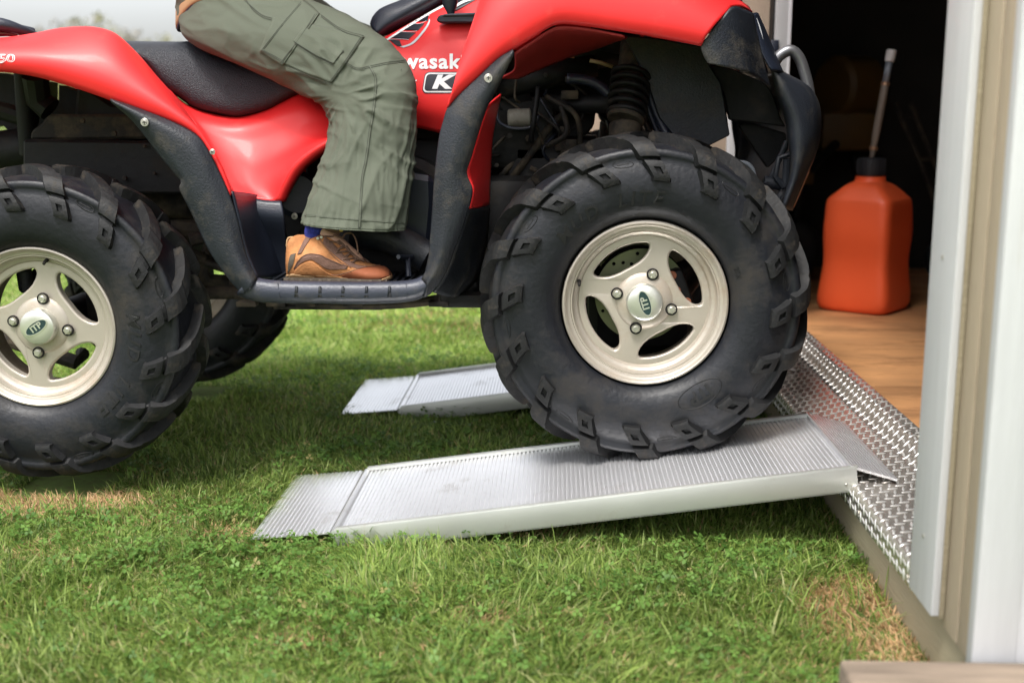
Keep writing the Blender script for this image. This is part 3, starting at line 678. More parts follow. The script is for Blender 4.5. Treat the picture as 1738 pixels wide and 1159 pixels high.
# ================================================================== quad bike
atv = thing('quad_bike', 'red and black quad bike driving up two aluminium ramps into the shed', 'quad bike', (-.45, YC, 0))
Rm = .172
M['blue_grey'] = mat('worn_footboard_plastic', (.034, .038, .055), .42, var=.2, dirt=(.09, .08, .07), damt=.3, dscale=20, bump=.25, bscale=200)
TP = [(.176, -.086), (.182, -.100), (.196, -.112), (.215, -.1185), (.235, -.1205), (.258, -.1185), (.280, -.110), (.2965, -.0995), (.3015, -.0955), (.3035, -.0915), (.3045, -.086), (.309, -.076), (.3145, -.055), (.317, -.028), (.318, 0)]
SP = TP[4:]
SL = [0]
for a, b_ in zip(SP, SP[1:]): SL.append(SL[-1] + math.hypot(b_[0] - a[0], b_[1] - a[1]))
def stretch_tyre(r_): return .176 + (r_ - .176) * 1.07
TP = [(stretch_tyre(r_) if r_ > .176 else r_, y) for r_, y in TP]; SP = TP[4:]; SL = [0]
for a, b_ in zip(SP, SP[1:]): SL.append(SL[-1] + math.hypot(b_[0] - a[0], b_[1] - a[1]))
def prf(s):
    s = s * SL[-1]
    r_ = float(np.interp(s, SL, [p[0] for p in SP])); y = float(np.interp(s, SL, [p[1] for p in SP]))
    e_ = .012; r2 = float(np.interp(min(SL[-1], s + e_), SL, [p[0] for p in SP])); y2 = float(np.interp(min(SL[-1], s + e_), SL, [p[1] for p in SP]))
    r1 = float(np.interp(max(0, s - e_), SL, [p[0] for p in SP])); y1 = float(np.interp(max(0, s - e_), SL, [p[1] for p in SP]))
    tr_, ty = r2 - r1, y2 - y1; l = math.hypot(tr_, ty) or 1; return r_, y, ty / l, -tr_ / l      # normal (dr, dy)
def slant(s): return R(float(np.interp(s, [.12, .5, 1.0], [-9.5, 0, 15])))
def pt3(s, off, h):
    r_, y, nr, ny_ = prf(s); a = slant(s) + off / r_; rr = r_ + nr * h; return Vector((rr * math.cos(a), y + ny_ * h, rr * math.sin(a)))
def lug_block(s0, s1, w0, w1, h0, h1, pocket=None, n_=5):
    V = []; F = []
    for i in range(n_ + 1):
        t_ = i / n_; s = s0 + (s1 - s0) * t_; w_ = (w0 + (w1 - w0) * t_) / 2; h = h0 + (h1 - h0) * t_; e_ = .85 if i in (0, n_) else 1
        V += [pt3(s, -w_ * 1.12, -.002), pt3(s, -w_ * .88, h * e_), pt3(s, -w_ * .36, h * e_ + .0006), pt3(s, w_ * .36, h * e_ + .0006), pt3(s, w_ * .88, h * e_), pt3(s, w_ * 1.12, -.002)]
    for i in range(n_):
        for k in range(5):
            if pocket and k == 2 and 1 < i < n_ - 2: continue
            F.append((i * 6 + k, i * 6 + k + 1, i * 6 + k + 7, i * 6 + k + 6))
    F.append((0, 1, 2, 3, 4, 5)[::-1]); b_ = n_ * 6; F.append((b_, b_ + 1, b_ + 2, b_ + 3, b_ + 4, b_ + 5))
    if pocket:
        k0 = len(V)
        for i in range(2, n_ - 1):
            t_ = i / n_; s = s0 + (s1 - s0) * t_; w_ = (w0 + (w1 - w0) * t_) / 2; h = h0 + (h1 - h0) * t_
            V += [pt3(s, -w_ * .26, h - pocket), pt3(s, w_ * .26, h - pocket)]
        for i in range(2, n_ - 1):
            a = i * 6; q = k0 + (i - 2) * 2
            if i < n_ - 2: F += [(a + 2, q, q + 2, a + 8), (q + 1, a + 3, a + 9, q + 3), (q, q + 1, q + 3, q + 2)]
            if i == 2: F.append((a + 3, q + 1, q, a + 2))
            if i == n_ - 2: F.append((a + 2, q, q + 1, a + 3))
    return V, F
lm = MB()
lm.add(*lug_block(.085, .285, .036, .039, .0150, .0195, pocket=.0070, n_=6))
lm.add(*lug_block(.28, .335, .030, .033, .0075, .008, n_=2))
lm.add(*lug_block(.33, .575, .044, .046, .0215, .0250, n_=7))
lm.add(*lug_block(.56, 1.03, .040, .030, .0235, .0215, n_=7))
def mirrored(V): return [Vector((v.x, -v.y, v.z)) for v in V]
def meshof(name, V, F, m, smooth=True, ang=32):
    me = bpy.data.meshes.new(name); me.from_pydata([tuple(v) for v in V], [], F); me.update()
    me.polygons.foreach_set('use_smooth', [smooth] * len(me.polygons)); me.materials.append(m)
    if smooth: me.set_sharp_from_angle(angle=R(ang))
    return me
lug_o = meshof('tread_lug', lm.V, lm.F, M['lug']); lug_i = meshof('tread_lug', mirrored(lm.V), [f[::-1] for f in lm.F], M['lug'])
st_ = stretch_tyre
TC = TP[:6] + [(st_(.280), -.1105), (st_(.291), -.1045), (st_(.2945), -.1065), (st_(.301), -.1075), (st_(.3075), -.1040), (st_(.3095), -.0975), (st_(.3075), -.0915), (st_(.3065), -.084)] + TP[11:]
prof_t = TC + [(r_, -y) for r_, y in TC[-2::-1]]
V, F = lathe(prof_t, 128); tyre_me = meshof('tyre', V, F, M['rubber'], ang=60)
# rim barrel and lip
LP = [(1.0, .010), (1.003, .002), (.995, -.004), (.975, -.0055), (.955, -.003), (.945, .002), (.935, .004), (.905, .005), (.893, .0085), (.880, .0085), (.870, .013), (.862, .021), (.845, .024), (.815, .026), (.80, .031), (.785, .038), (.755, .040), (.74, .041)]
V, F = lathe([(r_ * Rm, y - .088) for r_, y in LP], 128); lipV, lipF = V, F
V, F = lathe([(.742 * Rm, -.047), (.80 * Rm, -.030), (.80 * Rm, .055), (.90 * Rm, .075), (.99 * Rm, .088), (1.0 * Rm, .086)], 96); barrel_me = meshof('rim_barrel', V, F, M['rimin'])
def window(ca_):
    q = []
    for k in range(13): a = R(-30.5 + 61 * k / 12); q.append((a, .735))
    s_ = [(33.5, .725), (35.5, .69), (36, .64), (34, .575), (29, .505), (22, .460), (12, .428)]
    q += [(R(a), r_) for a, r_ in s_] + [(0, .42)] + [(R(-a), r_) for a, r_ in s_[::-1]]
    return [(r_ * Rm * math.cos(a + ca_), r_ * Rm * math.sin(a + ca_)) for a, r_ in q]
outer = [(.79 * Rm * math.cos(2 * math.pi * k / 96), .79 * Rm * math.sin(2 * math.pi * k / 96)) for k in range(96)]
V, F = curve_mesh([outer] + [window(R(29 + 90 * k)) for k in range(4)], .004, .0045, 3)
pV = []
for v in V:
    rr = math.hypot(v.x, v.z) / Rm; pV.append(Vector((v.x, v.y - .0475 - .006 * max(0, 1 - rr / .75) , v.z)))
# thick inner walls of the windows
mb = MB(); mb.add(pV, F)
for k in range(4):
    lp = window(R(29 + 90 * k)); n_ = len(lp); V2 = [Vector((x * 1.0, y0, z * 1.0)) for y0 in (-.046, -.026) for x, z in lp]
    cxx = sum(p[0] for p in lp) / n_; czz = sum(p[1] for p in lp) / n_
    V2 = [Vector((cxx + (v.x - cxx) * (1.0 if v.y < -.04 else .95), v.y, czz + (v.z - czz) * (1.0 if v.y < -.04 else .95))) for v in V2]
    mb.add(V2, [(i, (i + 1) % n_, n_ + (i + 1) % n_, n_ + i) for i in range(n_)])
mb.add(lipV, lipF)
V, F = lathe([(0, -.064), (.20 * Rm, -.064), (.31 * Rm, -.062), (.34 * Rm, -.0585), (.36 * Rm, -.054)], 64); mb.add(V, F)
rim_me = meshof('rim', mb.V, mb.F, M['rim'], ang=40)
V, F = lathe([(0, -.0885), (.10 * Rm, -.0885), (.185 * Rm, -.0872), (.21 * Rm, -.085), (.222 * Rm, -.081), (.226 * Rm, -.062)], 64); cap_me = meshof('hub_cap', V, F, M['chrome'])
oval = [(.062 * Rm * math.cos(a) * 1.0, .150 * Rm * math.sin(a)) for a in [2 * math.pi * k / 40 for k in range(40)]]
V, F = curve_mesh([oval], .0006, .0002, 1); V = [Vector((v.z, v.y - .0890, v.x)) for v in V]; badge_me = meshof('badge', V, F, M['badge'], False)
oval2 = [(x * 1.14, y * 1.07) for x, y in oval]
V, F = curve_mesh([oval2, oval], .0008, .0002, 1); V = [Vector((v.z, v.y - .0890, v.x)) for v in V]; badgering_me = meshof('badge_ring', V, F, M['chrome'], False)
V, F = text_mesh('ITP', .0200, .0006, .0002); badgetxt_me = meshof('badge_text', [Vector((v.x * 1.0, -.0896 - v.z, v.y * .95)) for v in V], F, M['chrome'], False)
mb = MB(); mb.cyl((0, -.0605, 0), (0, -.068, 0), .0092, 6); mb.cyl((0, -.068, 0), (0, -.0715, 0), .0062, 20, .001); nut_me = meshof('lug_nut', mb.V, mb.F, M['steel'])
V, F = lathe([(.0095, -.0635), (.0098, -.0655), (.0125, -.0655), (.0128, -.0615)], 28); seat_me = meshof('nut_seat', V, F, M['dark'])
mb = MB(); mb.tube([(0, 0, 0), (0, -.014, -.002), (0, -.020, -.006)], [.0045, .0035, .0030], 10); valve_me = meshof('valve_stem', mb.V, mb.F, M['dark'])
# vented brake disc
hol = [[(.100 * math.cos(2 * math.pi * k / 72), .100 * math.sin(2 * math.pi * k / 72)) for k in range(72)], [(.040 * math.cos(2 * math.pi * k / 40), .040 * math.sin(2 * math.pi * k / 40)) for k in range(40)]]
for k in range(30):
    a = 2 * math.pi * k / 30; rr = (.070, .080, .090)[k % 3]; hol.append([(rr * math.cos(a) + .0042 * math.cos(b_ * math.pi / 5), rr * math.sin(a) + .0042 * math.sin(b_ * math.pi / 5)) for b_ in range(10)])
V, F = curve_mesh(hol, .004, .0003, 1); disc_me = meshof('brake_disc', V, F, M['disc'], False)
def arc_text(s, size, rm, yoff, bold, depth, shear=0, flipdir=1, spacing=1.0, outline=False):
    V, F = text_mesh(s, size, bold, 0 if outline else depth, shear, spacing, outline); o_ = []
    for v in V:
        a = -v.x / rm; rr = rm + v.y
        y = float(np.interp(rr, [p[0] for p in TP[:9]], [p[1] for p in TP[:9]]))
        o_.append(Vector((rr * math.cos(a), y - yoff - v.z, rr * math.sin(a))))
    return o_, F
mb = MB(); mb.add(*arc_text('MUD', .040, .219, .0010, .0006, .0013, .25, spacing=1.3)); mud_me = meshof('raised_lettering', mb.V, mb.F, M['letter'], False)
mb = MB(); mb.add(*arc_text('LITE', .040, .219, .0010, .0006, .0013, .25, spacing=1.3)); lite_me = meshof('raised_lettering', mb.V, mb.F, M['letter'], False)
mb = MB(); V, F = arc_text('ITP', .036, .219, .0010, .0012, .0012, 0, spacing=1.0); mb.add(V, F)
ov = []
for k in range(49):
    a = 2 * math.pi * k / 48; x, z = .050 * math.cos(a), .0225 * math.sin(a); rr = .219 + z; an = -x / .219; y = float(np.interp(rr, [p[0] for p in TP[:9]], [p[1] for p in TP[:9]])); ov.append(Vector((rr * math.cos(an), y - .0005, rr * math.sin(an))))
itp_me = meshof('raised_lettering', mb.V, mb.F, M['letter'], False); mb = MB(); mb.tube(ov[:-1], .0009, 6, closed=True); ring_me = meshof('lettering_ring', mb.V, mb.F, M['letter'], False)
mb = MB(); mb.add(*arc_text('27X', .014, .196, .0007, 0, .0005)); size_me = meshof('raised_lettering', mb.V, mb.F, M['letter'], False)
# small bear-paw ovals between the lugs on the upper sidewall
def nov(s0=.30):
    q = [];
    for k in range(24):
        a = 2 * math.pi * k / 24; q.append(pt3(s0 + .045 * math.sin(a), .020 * math.cos(a) - .0, .0004))
    return q
mb = MB(); mb.tube(nov(), .0009, 5, closed=True); mb.tube([pt3(.30, x, .0006) for x in (-.012, -.004, .004, .012)], .0012, 5); oval_me = meshof('moulded_oval', mb.V, mb.F, M['letter'], False)
def inst(me, name, parent, ang=0.0, off=(0, 0, 0)):
    o = bpy.data.objects.new(name, me); COL.objects.link(o); o.parent = parent; o.rotation_euler.y = -R(ang); o.location = off; return o
def make_wheel(c, near, tyre_a, rim_a, text_a, itp_a, disc=True, ts=1.0, ws=1.0):
    wh = bpy.data.objects.new('wheel', None); COL.objects.link(wh); wh.parent = atv; wh.location = Vector(c) - ORG[atv.name]; ORG[wh.name] = Vector(c)
    wh.scale.y = ws if near else -ws
    ty = inst(tyre_me, 'tyre', wh); ty.scale = (ts, 1, ts)
    for k in range(16):
        for o_ in (inst(lug_o, 'tread_lug', wh, tyre_a + k * 22.5), inst(lug_i, 'tread_lug', wh, tyre_a + 11.25 + k * 22.5)): o_.scale = (ts, 1, ts)
    inst(rim_me, 'rim', wh, rim_a); inst(barrel_me, 'rim_barrel', wh)
    inst(cap_me, 'hub_cap', wh)
    for k in range(4):
        a = R(74 + 90 * k) + R(rim_a); p = (.345 * Rm * math.cos(a), 0, .345 * Rm * math.sin(a))
        inst(nut_me, 'lug_nut', wh, k * 13, p); inst(seat_me, 'nut_seat', wh, 0, p)
    if near:
        inst(badge_me, 'badge', wh, text_a); inst(badgering_me, 'badge_ring', wh, text_a); inst(badgetxt_me, 'badge_text', wh, text_a)
        inst(mud_me, 'raised_lettering', wh, itp_a[0] + 19); inst(lite_me, 'raised_lettering', wh, itp_a[0] - 17); inst(itp_me, 'raised_lettering', wh, itp_a[1]); inst(ring_me, 'lettering_ring', wh, itp_a[1]); inst(size_me, 'raised_lettering', wh, itp_a[2])
        for k in range(0, 16, 2): inst(oval_me, 'moulded_oval', wh, tyre_a + 11.25 + k * 22.5)
        a = R(rim_a + 163); inst(valve_me, 'valve_stem', wh, 0, (.83 * Rm * math.cos(a), -.064, .83 * Rm * math.sin(a)))
    if disc: inst(disc_me, 'brake_disc', wh, 0, (0, .035, 0))
    return wh
zf = (.182, -.54, .437)
W1 = make_wheel(zf, True, 4, 0, 108, (112, -58, 20))
W2 = make_wheel((-1.103, -.555, .378), True, 12, -83, 33, (-22, 160, -100), disc=False, ts=.975, ws=.88)
W3 = make_wheel((.182, 2 * YC + .54, .437), False, 9, 20, 0, None)
W4 = make_wheel((-1.103, 2 * YC + .555, .378), False, 3, 50, 0, None, disc=False, ts=.975, ws=.88)
# brake calliper, hub, behind the near front wheel
m = MB(); m.box((.182 + .075, -.525, .445), (.055, .05, .10), .012, R(-20)); m.cyl((.182, -.54, .44), (.182, -.36, .44), .045, 28, .006); m.cyl((.182, -.47, .44), (.182, -.45, .44), .10, 32, .004); m.build('hub_carrier', M['dark'], atv)
for dx, dz in ((.062, .045), (.072, .012), (.095, -.012)):
    m = MB(); m.cyl((.182 + dx, -.553, .44 + dz), (.182 + dx, -.545, .44 + dz), .0095, 16, .002); m.build('calliper_bolt', M['orangerust'], atv)
# rear hub and boot seen through the rear rim
m = MB(); m.cyl((-1.103, -.56, .378), (-1.103, -.36, .378), .035, 24, .004); m.box((-1.02, -.42, .39), (.10, .08, .14), .02); m.build('rear_hub', M['dark'], atv)
m = MB(); a = P(40, 455, -.52); b_ = P(45, 490, -.46)
m.tube([a.lerp(b_, t / 16) for t in range(17)], [.010 + .007 * (t % 2) for t in range(17)], 14); m.tube([a, P(58, 432, -.56)], .006, 8); m.build('brake_hose_boot', M['black'], atv)
m = MB(); m.tube([P(-40, 560, -.2), P(130, 615, -.25), P(140, 600, -.2)], .018, 10); m.build('lower_arm', M['muddy'], atv)

# ---- rear fender
panel('rear_fender', [(-.628, [(-230, 140), (-100, 124), (0, 122), (60, 130), (130, 150), (187, 170), (240, 190), (300, 212), (335, 233), (354, 258), (372, 292), (391, 333)]),
 (-.638, [(-230, 112), (-100, 104), (0, 102), (80, 108), (160, 130), (230, 158), (290, 187), (335, 219), (360, 255), (377, 290), (392, 330)]),
 (-.615, [(-230, 80), (-100, 76), (0, 80), (60, 80), (130, 85), (190, 98), (235, 128), (290, 175), (330, 213), (362, 258), (380, 292), (393, 328)]),
 (-.565, [(-230, 66), (-100, 66), (0, 68), (60, 60), (100, 53), (150, 50), (185, 57), (207, 71), (236, 101), (262, 132), (292, 166), (322, 206), (347, 242), (366, 278), (394, 326)]),
 (-.54, [(-230, 64), (-100, 65), (0, 66), (60, 58), (100, 50), (150, 47), (186, 54), (208, 68), (238, 98), (264, 129), (294, 163), (324, 203), (349, 240), (368, 276), (394, 325)]),
 (-.50, [(-230, 68), (-100, 70), (0, 72), (60, 63), (100, 56), (150, 53), (188, 60), (212, 75), (242, 105), (268, 135), (298, 168), (328, 208), (352, 243), (371, 278), (395, 325)]),
 (-.30, [(-230, 72), (-100, 74), (0, 76), (60, 70), (100, 66), (150, 66), (200, 80), (250, 118), (280, 150), (300, 172), (330, 212), (355, 250), (375, 285), (396, 325)])],
 M['red'], atv, nu=90, nv=36, t=.004, mirror=True)
V, F = grid(symrows([(-.31, [(-230, 76), (-100, 74), (0, 76), (60, 76), (120, 76), (200, 84), (232, 104)]), (-.25, [(-230, 68), (0, 74), (60, 76), (120, 78), (200, 82), (232, 100)]), (YC, [(-230, 76), (0, 82), (60, 84), (120, 86), (200, 90), (232, 108)])]), 30, 20)
solid(raw('rear_deck', V, F, M['red'], atv), .004)
# black rear guard + foot board edge + front guard
panel('rear_guard', [(-.636, [(187, 169), (240, 187), (300, 211), (335, 231), (354, 257), (372, 292), (390, 332), (404, 378), (417, 432), (436, 474)]),
 (-.652, [(189, 171), (236, 193), (292, 224), (326, 252), (343, 280), (357, 318), (375, 365), (390, 405), (408, 448), (430, 482)]),
 (-.652, [(190, 172), (232, 200), (278, 248), (312, 295), (326, 318), (342, 352), (362, 395), (382, 435), (402, 468), (424, 492)]),
 (-.640, [(190, 173), (226, 205), (271, 263), (300, 298), (309, 309), (305, 319), (325, 360), (356, 426), (385, 468), (412, 500)])],
 M['black'], atv, nu=70, nv=22, t=.004, mirror=True)
panel('front_guard', [(-.640, [(871, 85), (845, 100), (808, 134), (774, 166), (759, 186), (753, 205), (746, 232), (738, 301), (735, 346), (731, 400), (726, 452), (716, 474)]),
 (-.655, [(871, 88), (852, 110), (822, 150), (796, 185), (780, 215), (772, 245), (760, 300), (758, 346), (752, 400), (742, 450), (724, 484)]),
 (-.652, [(872, 90), (858, 118), (835, 155), (814, 195), (800, 232), (790, 262), (778, 300), (784, 340), (770, 392), (748, 455), (722, 494)]),
 (-.640, [(872, 92), (866, 98), (843, 150), (826, 182), (810, 230), (798, 270), (791, 292), (795, 306), (802, 322), (794, 358), (771, 423), (751, 472), (729, 499), (718, 505)])],
 M['black'], atv, nu=70, nv=22, t=.004, mirror=True)
panel('foot_board_edge', [(-.618, [(424, 470), (440, 473), (466, 477), (560, 479), (640, 479), (700, 476), (724, 466)]), (-.640, [(420, 476), (440, 478), (466, 481), (560, 483), (640, 483), (702, 480), (728, 470)]),
 (-.648, [(412, 486), (436, 492), (466, 495), (560, 497), (640, 497), (706, 492), (738, 478)]), (-.640, [(404, 494), (425, 504), (452, 509), (560, 511), (640, 511), (706, 505), (740, 485)]), (-.60, [(404, 500), (425, 508), (452, 512), (560, 514), (640, 514), (706, 508), (740, 488)])],
 M['blue_grey'], atv, nu=60, nv=18, t=.004, lin=False, mirror=True)
for x in (503, 543, 582, 622, 661):
    V, F = grid([[P(x - 2, 486, -.650), P(x + 2, 486, -.650)], [P(x - 3.5, 504, -.6475), P(x + 3.5, 504, -.6475)]], 2, 2); o = raw('moulded_rib', V, F, M['black'], atv); solid(o, .003, 0)
for x in (473, 690):
    V, F = grid([[P(x - 2, 480, -.646), P(x - 1, 480, -.646)], [P(x + 2, 505, -.6495), P(x + 3, 505, -.6495)]], 2, 2); o = raw('moulded_rib', V, F, M['black_clean'], atv); solid(o, .003, 0)
fz = P(560, 481, -.62).z - .002
V = []; F = []
nb = 13; xa = P(440, 480, -.62).x; xb = P(722, 480, -.62).x
m = MB(); m.box(((xa + xb) / 2, -.46, fz - .012), (xb - xa, .31, .010), .002)
for k in range(22):
    x = xa + .012 + (xb - xa - .024) * k / 21; m.box((x, -.50, fz - .004), (.006, .20, .008), .001)
fbo = m.build('foot_board', M['black'], atv); flip(fbo, atv)
# bolts
def bolt(px, py, Y, r_=.009, m_='steel'):
    p = P(px, py, Y); m = MB(); m.cyl(p, p + Vector((0, -.003, 0)), r_, 22, .001); m.cyl(p + Vector((0, -.003, 0)), p + Vector((0, -.005, 0)), r_ * .62, 16, .001)
    o = m.build('bolt', M[m_], atv)
    m = MB(); m.box(p + Vector((0, -.0052, 0)), (r_ * .9, .0004, r_ * .2)); m.box(p + Vector((0, -.0056, 0)), (r_ * .2, .0004, r_ * .9)); m.build('bolt_slot', M['dark'], atv)
bolt(246, 208, -.656, .0085); bolt(829, 133, -.657, .0085); bolt(361, 258, -.645, .006); bolt(1213, 73, -.62, .007, 'black_clean')
# footwell back wall and inner skins
panel('footwell_wall', [(-.630, [(393, 325), (405, 375), (418, 430), (436, 472)]), (-.50, [(420, 328), (432, 380), (445, 440), (456, 472)]), (-.44, [(440, 332), (452, 380), (466, 430), (474, 468)]), (-.34, [(478, 340), (484, 390), (492, 440), (500, 466)])], M['black_clean'], atv, nu=24, nv=20, mirror=True)
panel('footwell_front', [(-.636, [(756, 205), (742, 300), (735, 400), (722, 468)]), (-.45, [(790, 210), (775, 300), (765, 400), (750, 462)]), (-.30, [(820, 210), (800, 300), (790, 400), (775, 455)])], M['black'], atv, nu=24, nv=12, mirror=True)
panel('inner_skin', [(-.634, [(826, 182), (810, 230), (798, 270), (792, 292), (802, 322), (795, 354)]), (-.50, [(838, 170), (824, 230), (818, 280), (816, 330), (812, 352)]), (-.38, [(850, 160), (836, 230), (832, 290), (830, 348)])], M['red'], atv, nu=24, nv=12, mirror=True)
panel('inner_guard', [(-.636, [(795, 355), (771, 423), (751, 472), (735, 496)]), (-.50, [(812, 353), (800, 420), (785, 475), (765, 503)]), (-.38, [(831, 350), (824, 420), (812, 470), (790, 500)])], M['black'], atv, nu=24, nv=12, mirror=True)
# ---- side cover under the seat
cov = panel('side_cover', [(-.30, [(282, 146), (312, 176), (360, 194), (406, 199), (451, 187), (481, 172), (511, 160), (560, 176), (610, 190)]),
 (-.335, [(296, 166), (326, 194), (365, 210), (410, 215), (455, 204), (490, 190), (520, 182), (560, 196), (600, 206)]),
 (-.355, [(330, 210), (350, 226), (385, 238), (430, 242), (480, 228), (520, 215), (550, 212), (590, 218)]),
 (-.385, [(352, 250), (370, 262), (400, 272), (430, 276), (470, 264), (505, 250), (540, 236), (575, 226)]),
 (-.43, [(376, 300), (390, 306), (410, 312), (430, 314), (455, 304), (482, 284), (515, 258), (560, 234)]),
 (-.46, [(390, 328), (405, 332), (425, 336), (445, 340), (468, 341), (482, 312), (500, 282), (530, 256), (562, 237)])], M['red'], atv, nu=70, nv=36, mirror=True)
panel('cover_lip', [(-.46, [(468, 341), (482, 312), (500, 282), (530, 256), (562, 237)]), (-.445, [(480, 342), (491, 318), (508, 290), (536, 264), (565, 246)]), (-.36, [(484, 342), (495, 320), (512, 293), (540, 268), (567, 250)])], M['red'], atv, nu=24, nv=8, mirror=True)
panel('lower_cover', [(-.46, [(398, 326), (425, 335), (448, 340), (478, 342)]), (-.47, [(404, 350), (430, 360), (455, 366), (482, 368)]), (-.44, [(415, 400), (440, 410), (462, 415), (486, 420)]), (-.42, [(425, 470), (450, 472), (470, 474), (490, 474)])], M['black_clean'], atv, nu=24, nv=20, mirror=True)
bolt(411, 344, -.478, .005); bolt(500, 367, -.40, .0075)
# ---- seat
V, F = grid(symrows([(-.290, [(226, 100), (250, 116), (277, 148), (305, 167), (332, 186), (387, 199), (406, 201), (451, 190), (481, 175), (512, 161), (560, 152), (640, 130)]),
 (-.322, [(222, 92), (250, 108), (277, 140), (306, 160), (334, 178), (387, 191), (407, 192), (452, 181), (482, 166), (512, 152), (560, 143), (640, 120)]),
 (-.325, [(214, 82), (252, 96), (290, 120), (330, 146), (375, 165), (410, 168), (452, 158), (490, 144), (520, 134), (560, 126), (640, 108)]),
 (-.300, [(208, 74), (250, 78), (300, 86), (345, 102), (385, 116), (420, 122), (460, 118), (500, 112), (540, 106), (580, 100), (640, 92)]),
 (-.250, [(206, 70), (250, 71), (300, 72), (335, 73), (385, 88), (430, 96), (470, 94), (510, 90), (550, 86), (590, 84), (640, 80)]),
 (-.18, [(210, 71), (250, 72), (300, 73), (335, 74), (385, 86), (430, 92), (470, 90), (510, 86), (550, 82), (590, 80), (640, 76)]),
 (YC, [(212, 76), (250, 76), (300, 77), (335, 78), (385, 88), (430, 94), (470, 92), (510, 88), (550, 84), (590, 82), (640, 78)])]), 80, 70)
seat_ob = raw('seat', V, F, M['seat'], atv)
bz = [(P(x, 200, -.3).x) for x in (240, 640)]
# ---- front fender
panel('front_fender', [(-.640, [(759, 184), (774, 167), (808, 135), (845, 101), (871, 85), (905, 64), (934, 46), (950, 41), (975, 42), (1038, 51), (1100, 61), (1160, 72), (1190, 78)]),
 (-.650, [(764, 165), (782, 140), (812, 110), (848, 78), (880, 55), (915, 32), (945, 22), (975, 22), (1038, 32), (1100, 42), (1160, 52), (1200, 60)]),
 (-.645, [(777, 122), (800, 85), (832, 45), (870, 10), (920, -15), (975, -22), (1040, -15), (1110, 0), (1170, 18), (1219, 36)]),
 (-.62, [(791, 76), (810, 35), (840, -10), (885, -45), (930, -65), (985, -72), (1050, -64), (1115, -44), (1180, -15), (1236, 18)]),
 (-.585, [(808, 24), (822, -10), (850, -45), (890, -75), (940, -95), (1000, -100), (1060, -90), (1120, -68), (1190, -32), (1243, 12)]),
 (-.55, [(817, -4), (830, -35), (858, -65), (900, -92), (950, -110), (1010, -114), (1070, -102), (1130, -78), (1200, -38), (1258, 12)]),
 (-.42, [(822, -10), (840, -40), (870, -65), (905, -88), (950, -102), (1010, -106), (1070, -95), (1130, -70), (1200, -30), (1277, 21)])],
 M['red'], atv, nu=90, nv=40, t=.004, mirror=True)
V, F = grid(symrows([(-.42, [(822, -10), (870, -62), (950, -98), (1010, -104), (1070, -94), (1130, -70), (1200, -30), (1277, 21)]), (-.30, [(830, -60), (880, -90), (950, -110), (1010, -110), (1070, -95), (1130, -70), (1200, -34), (1270, 10)]), (YC, [(840, -60), (880, -85), (950, -100), (1010, -98), (1070, -85), (1130, -60), (1200, -25), (1265, 15)])]), 40, 24)
solid(raw('front_hood', V, F, M['red'], atv), .004)
panel('fender_liner', [(-.634, [(874, 90), (905, 70), (936, 50), (953, 46), (1000, 50), (1060, 62)]), (-.50, [(872, 120), (910, 100), (940, 84), (970, 78), (1020, 74), (1062, 66)]), (-.42, [(850, 132), (880, 133), (898, 125), (960, 100), (1020, 80), (1065, 62)])], M['red_shaded'], atv, nu=30, nv=14, mirror=True)
# ---- nose guard and bumper
panel('nose_guard', [(-.638, [(1189, 77), (1192, 90), (1201, 108)]), (-.642, [(1204, 58), (1212, 82), (1225, 112)]), (-.635, [(1226, 30), (1235, 70), (1246, 117)]), (-.62, [(1243, 12), (1256, 60), (1268, 124)]), (-.585, [(1262, 17), (1276, 70), (1288, 134)]), (-.55, [(1277, 23), (1291, 88), (1307, 150)])], M['black'], atv, nu=20, nv=30, mirror=True)
panel('nose_strip', [(-.55, [(1276, 23), (1283, 55), (1293, 90), (1309, 119)]), (-.53, [(1281, 22), (1292, 56), (1305, 92), (1319, 122)]), (-.46, [(1286, 24), (1302, 60), (1317, 97), (1329, 124)]), (YC, [(1268, 30), (1284, 62), (1296, 95), (1306, 124)])], M['black_clean'], atv, nu=20, nv=16, mirror=True)
panel('head_lamp', [(-.52, [(1279, 30), (1286, 50), (1292, 80)]), (-.534, [(1283, 32), (1290, 50), (1296, 78)])], M['silverdecal'], atv, nu=8, nv=4, mirror=True)
V, F = grid(symrows([(-.50, [(1308, 118), (1317, 160), (1332, 204), (1336, 235), (1341, 272), (1338, 305), (1326, 345)]), (-.53, [(1311, 118), (1332, 160), (1350, 200), (1356, 235), (1354, 270), (1346, 308), (1330, 350)]), (-.50, [(1322, 120), (1358, 152), (1378, 190), (1382, 232), (1374, 264), (1360, 300), (1337, 356)]), (-.44, [(1328, 122), (1371, 147), (1390, 178), (1393, 223), (1385, 260), (1370, 296), (1344, 357)]), (-.30, [(1330, 122), (1371, 147), (1388, 178), (1392, 223), (1384, 260), (1369, 296), (1344, 357)]), (YC, [(1322, 124), (1358, 148), (1374, 178), (1378, 223), (1370, 260), (1356, 290), (1334, 340)])]), 40, 60)
solid(raw('bumper_cover', V, F, M['black'], atv), .004)
tl_ = [P(x, y, -.36) for x, y in ((1312, 112), (1322, 96), (1342, 86), (1356, 98), (1366, 125), (1372, 150), (1378, 190))]
tube('bumper_tube', tl_, .0125, M['tubesteel'], atv, n=16, smoothn=30)
tube('bumper_tube', [Vector((p.x, 2 * YC - p.y, p.z)) for p in tl_], .0125, M['tubesteel'], atv, n=16, smoothn=30)
tube('trim_edge', [P(1383, 262, -.45), P(1370, 298, -.45), P(1347, 352, -.45)], .0014, M['orangerust'], atv, n=6)
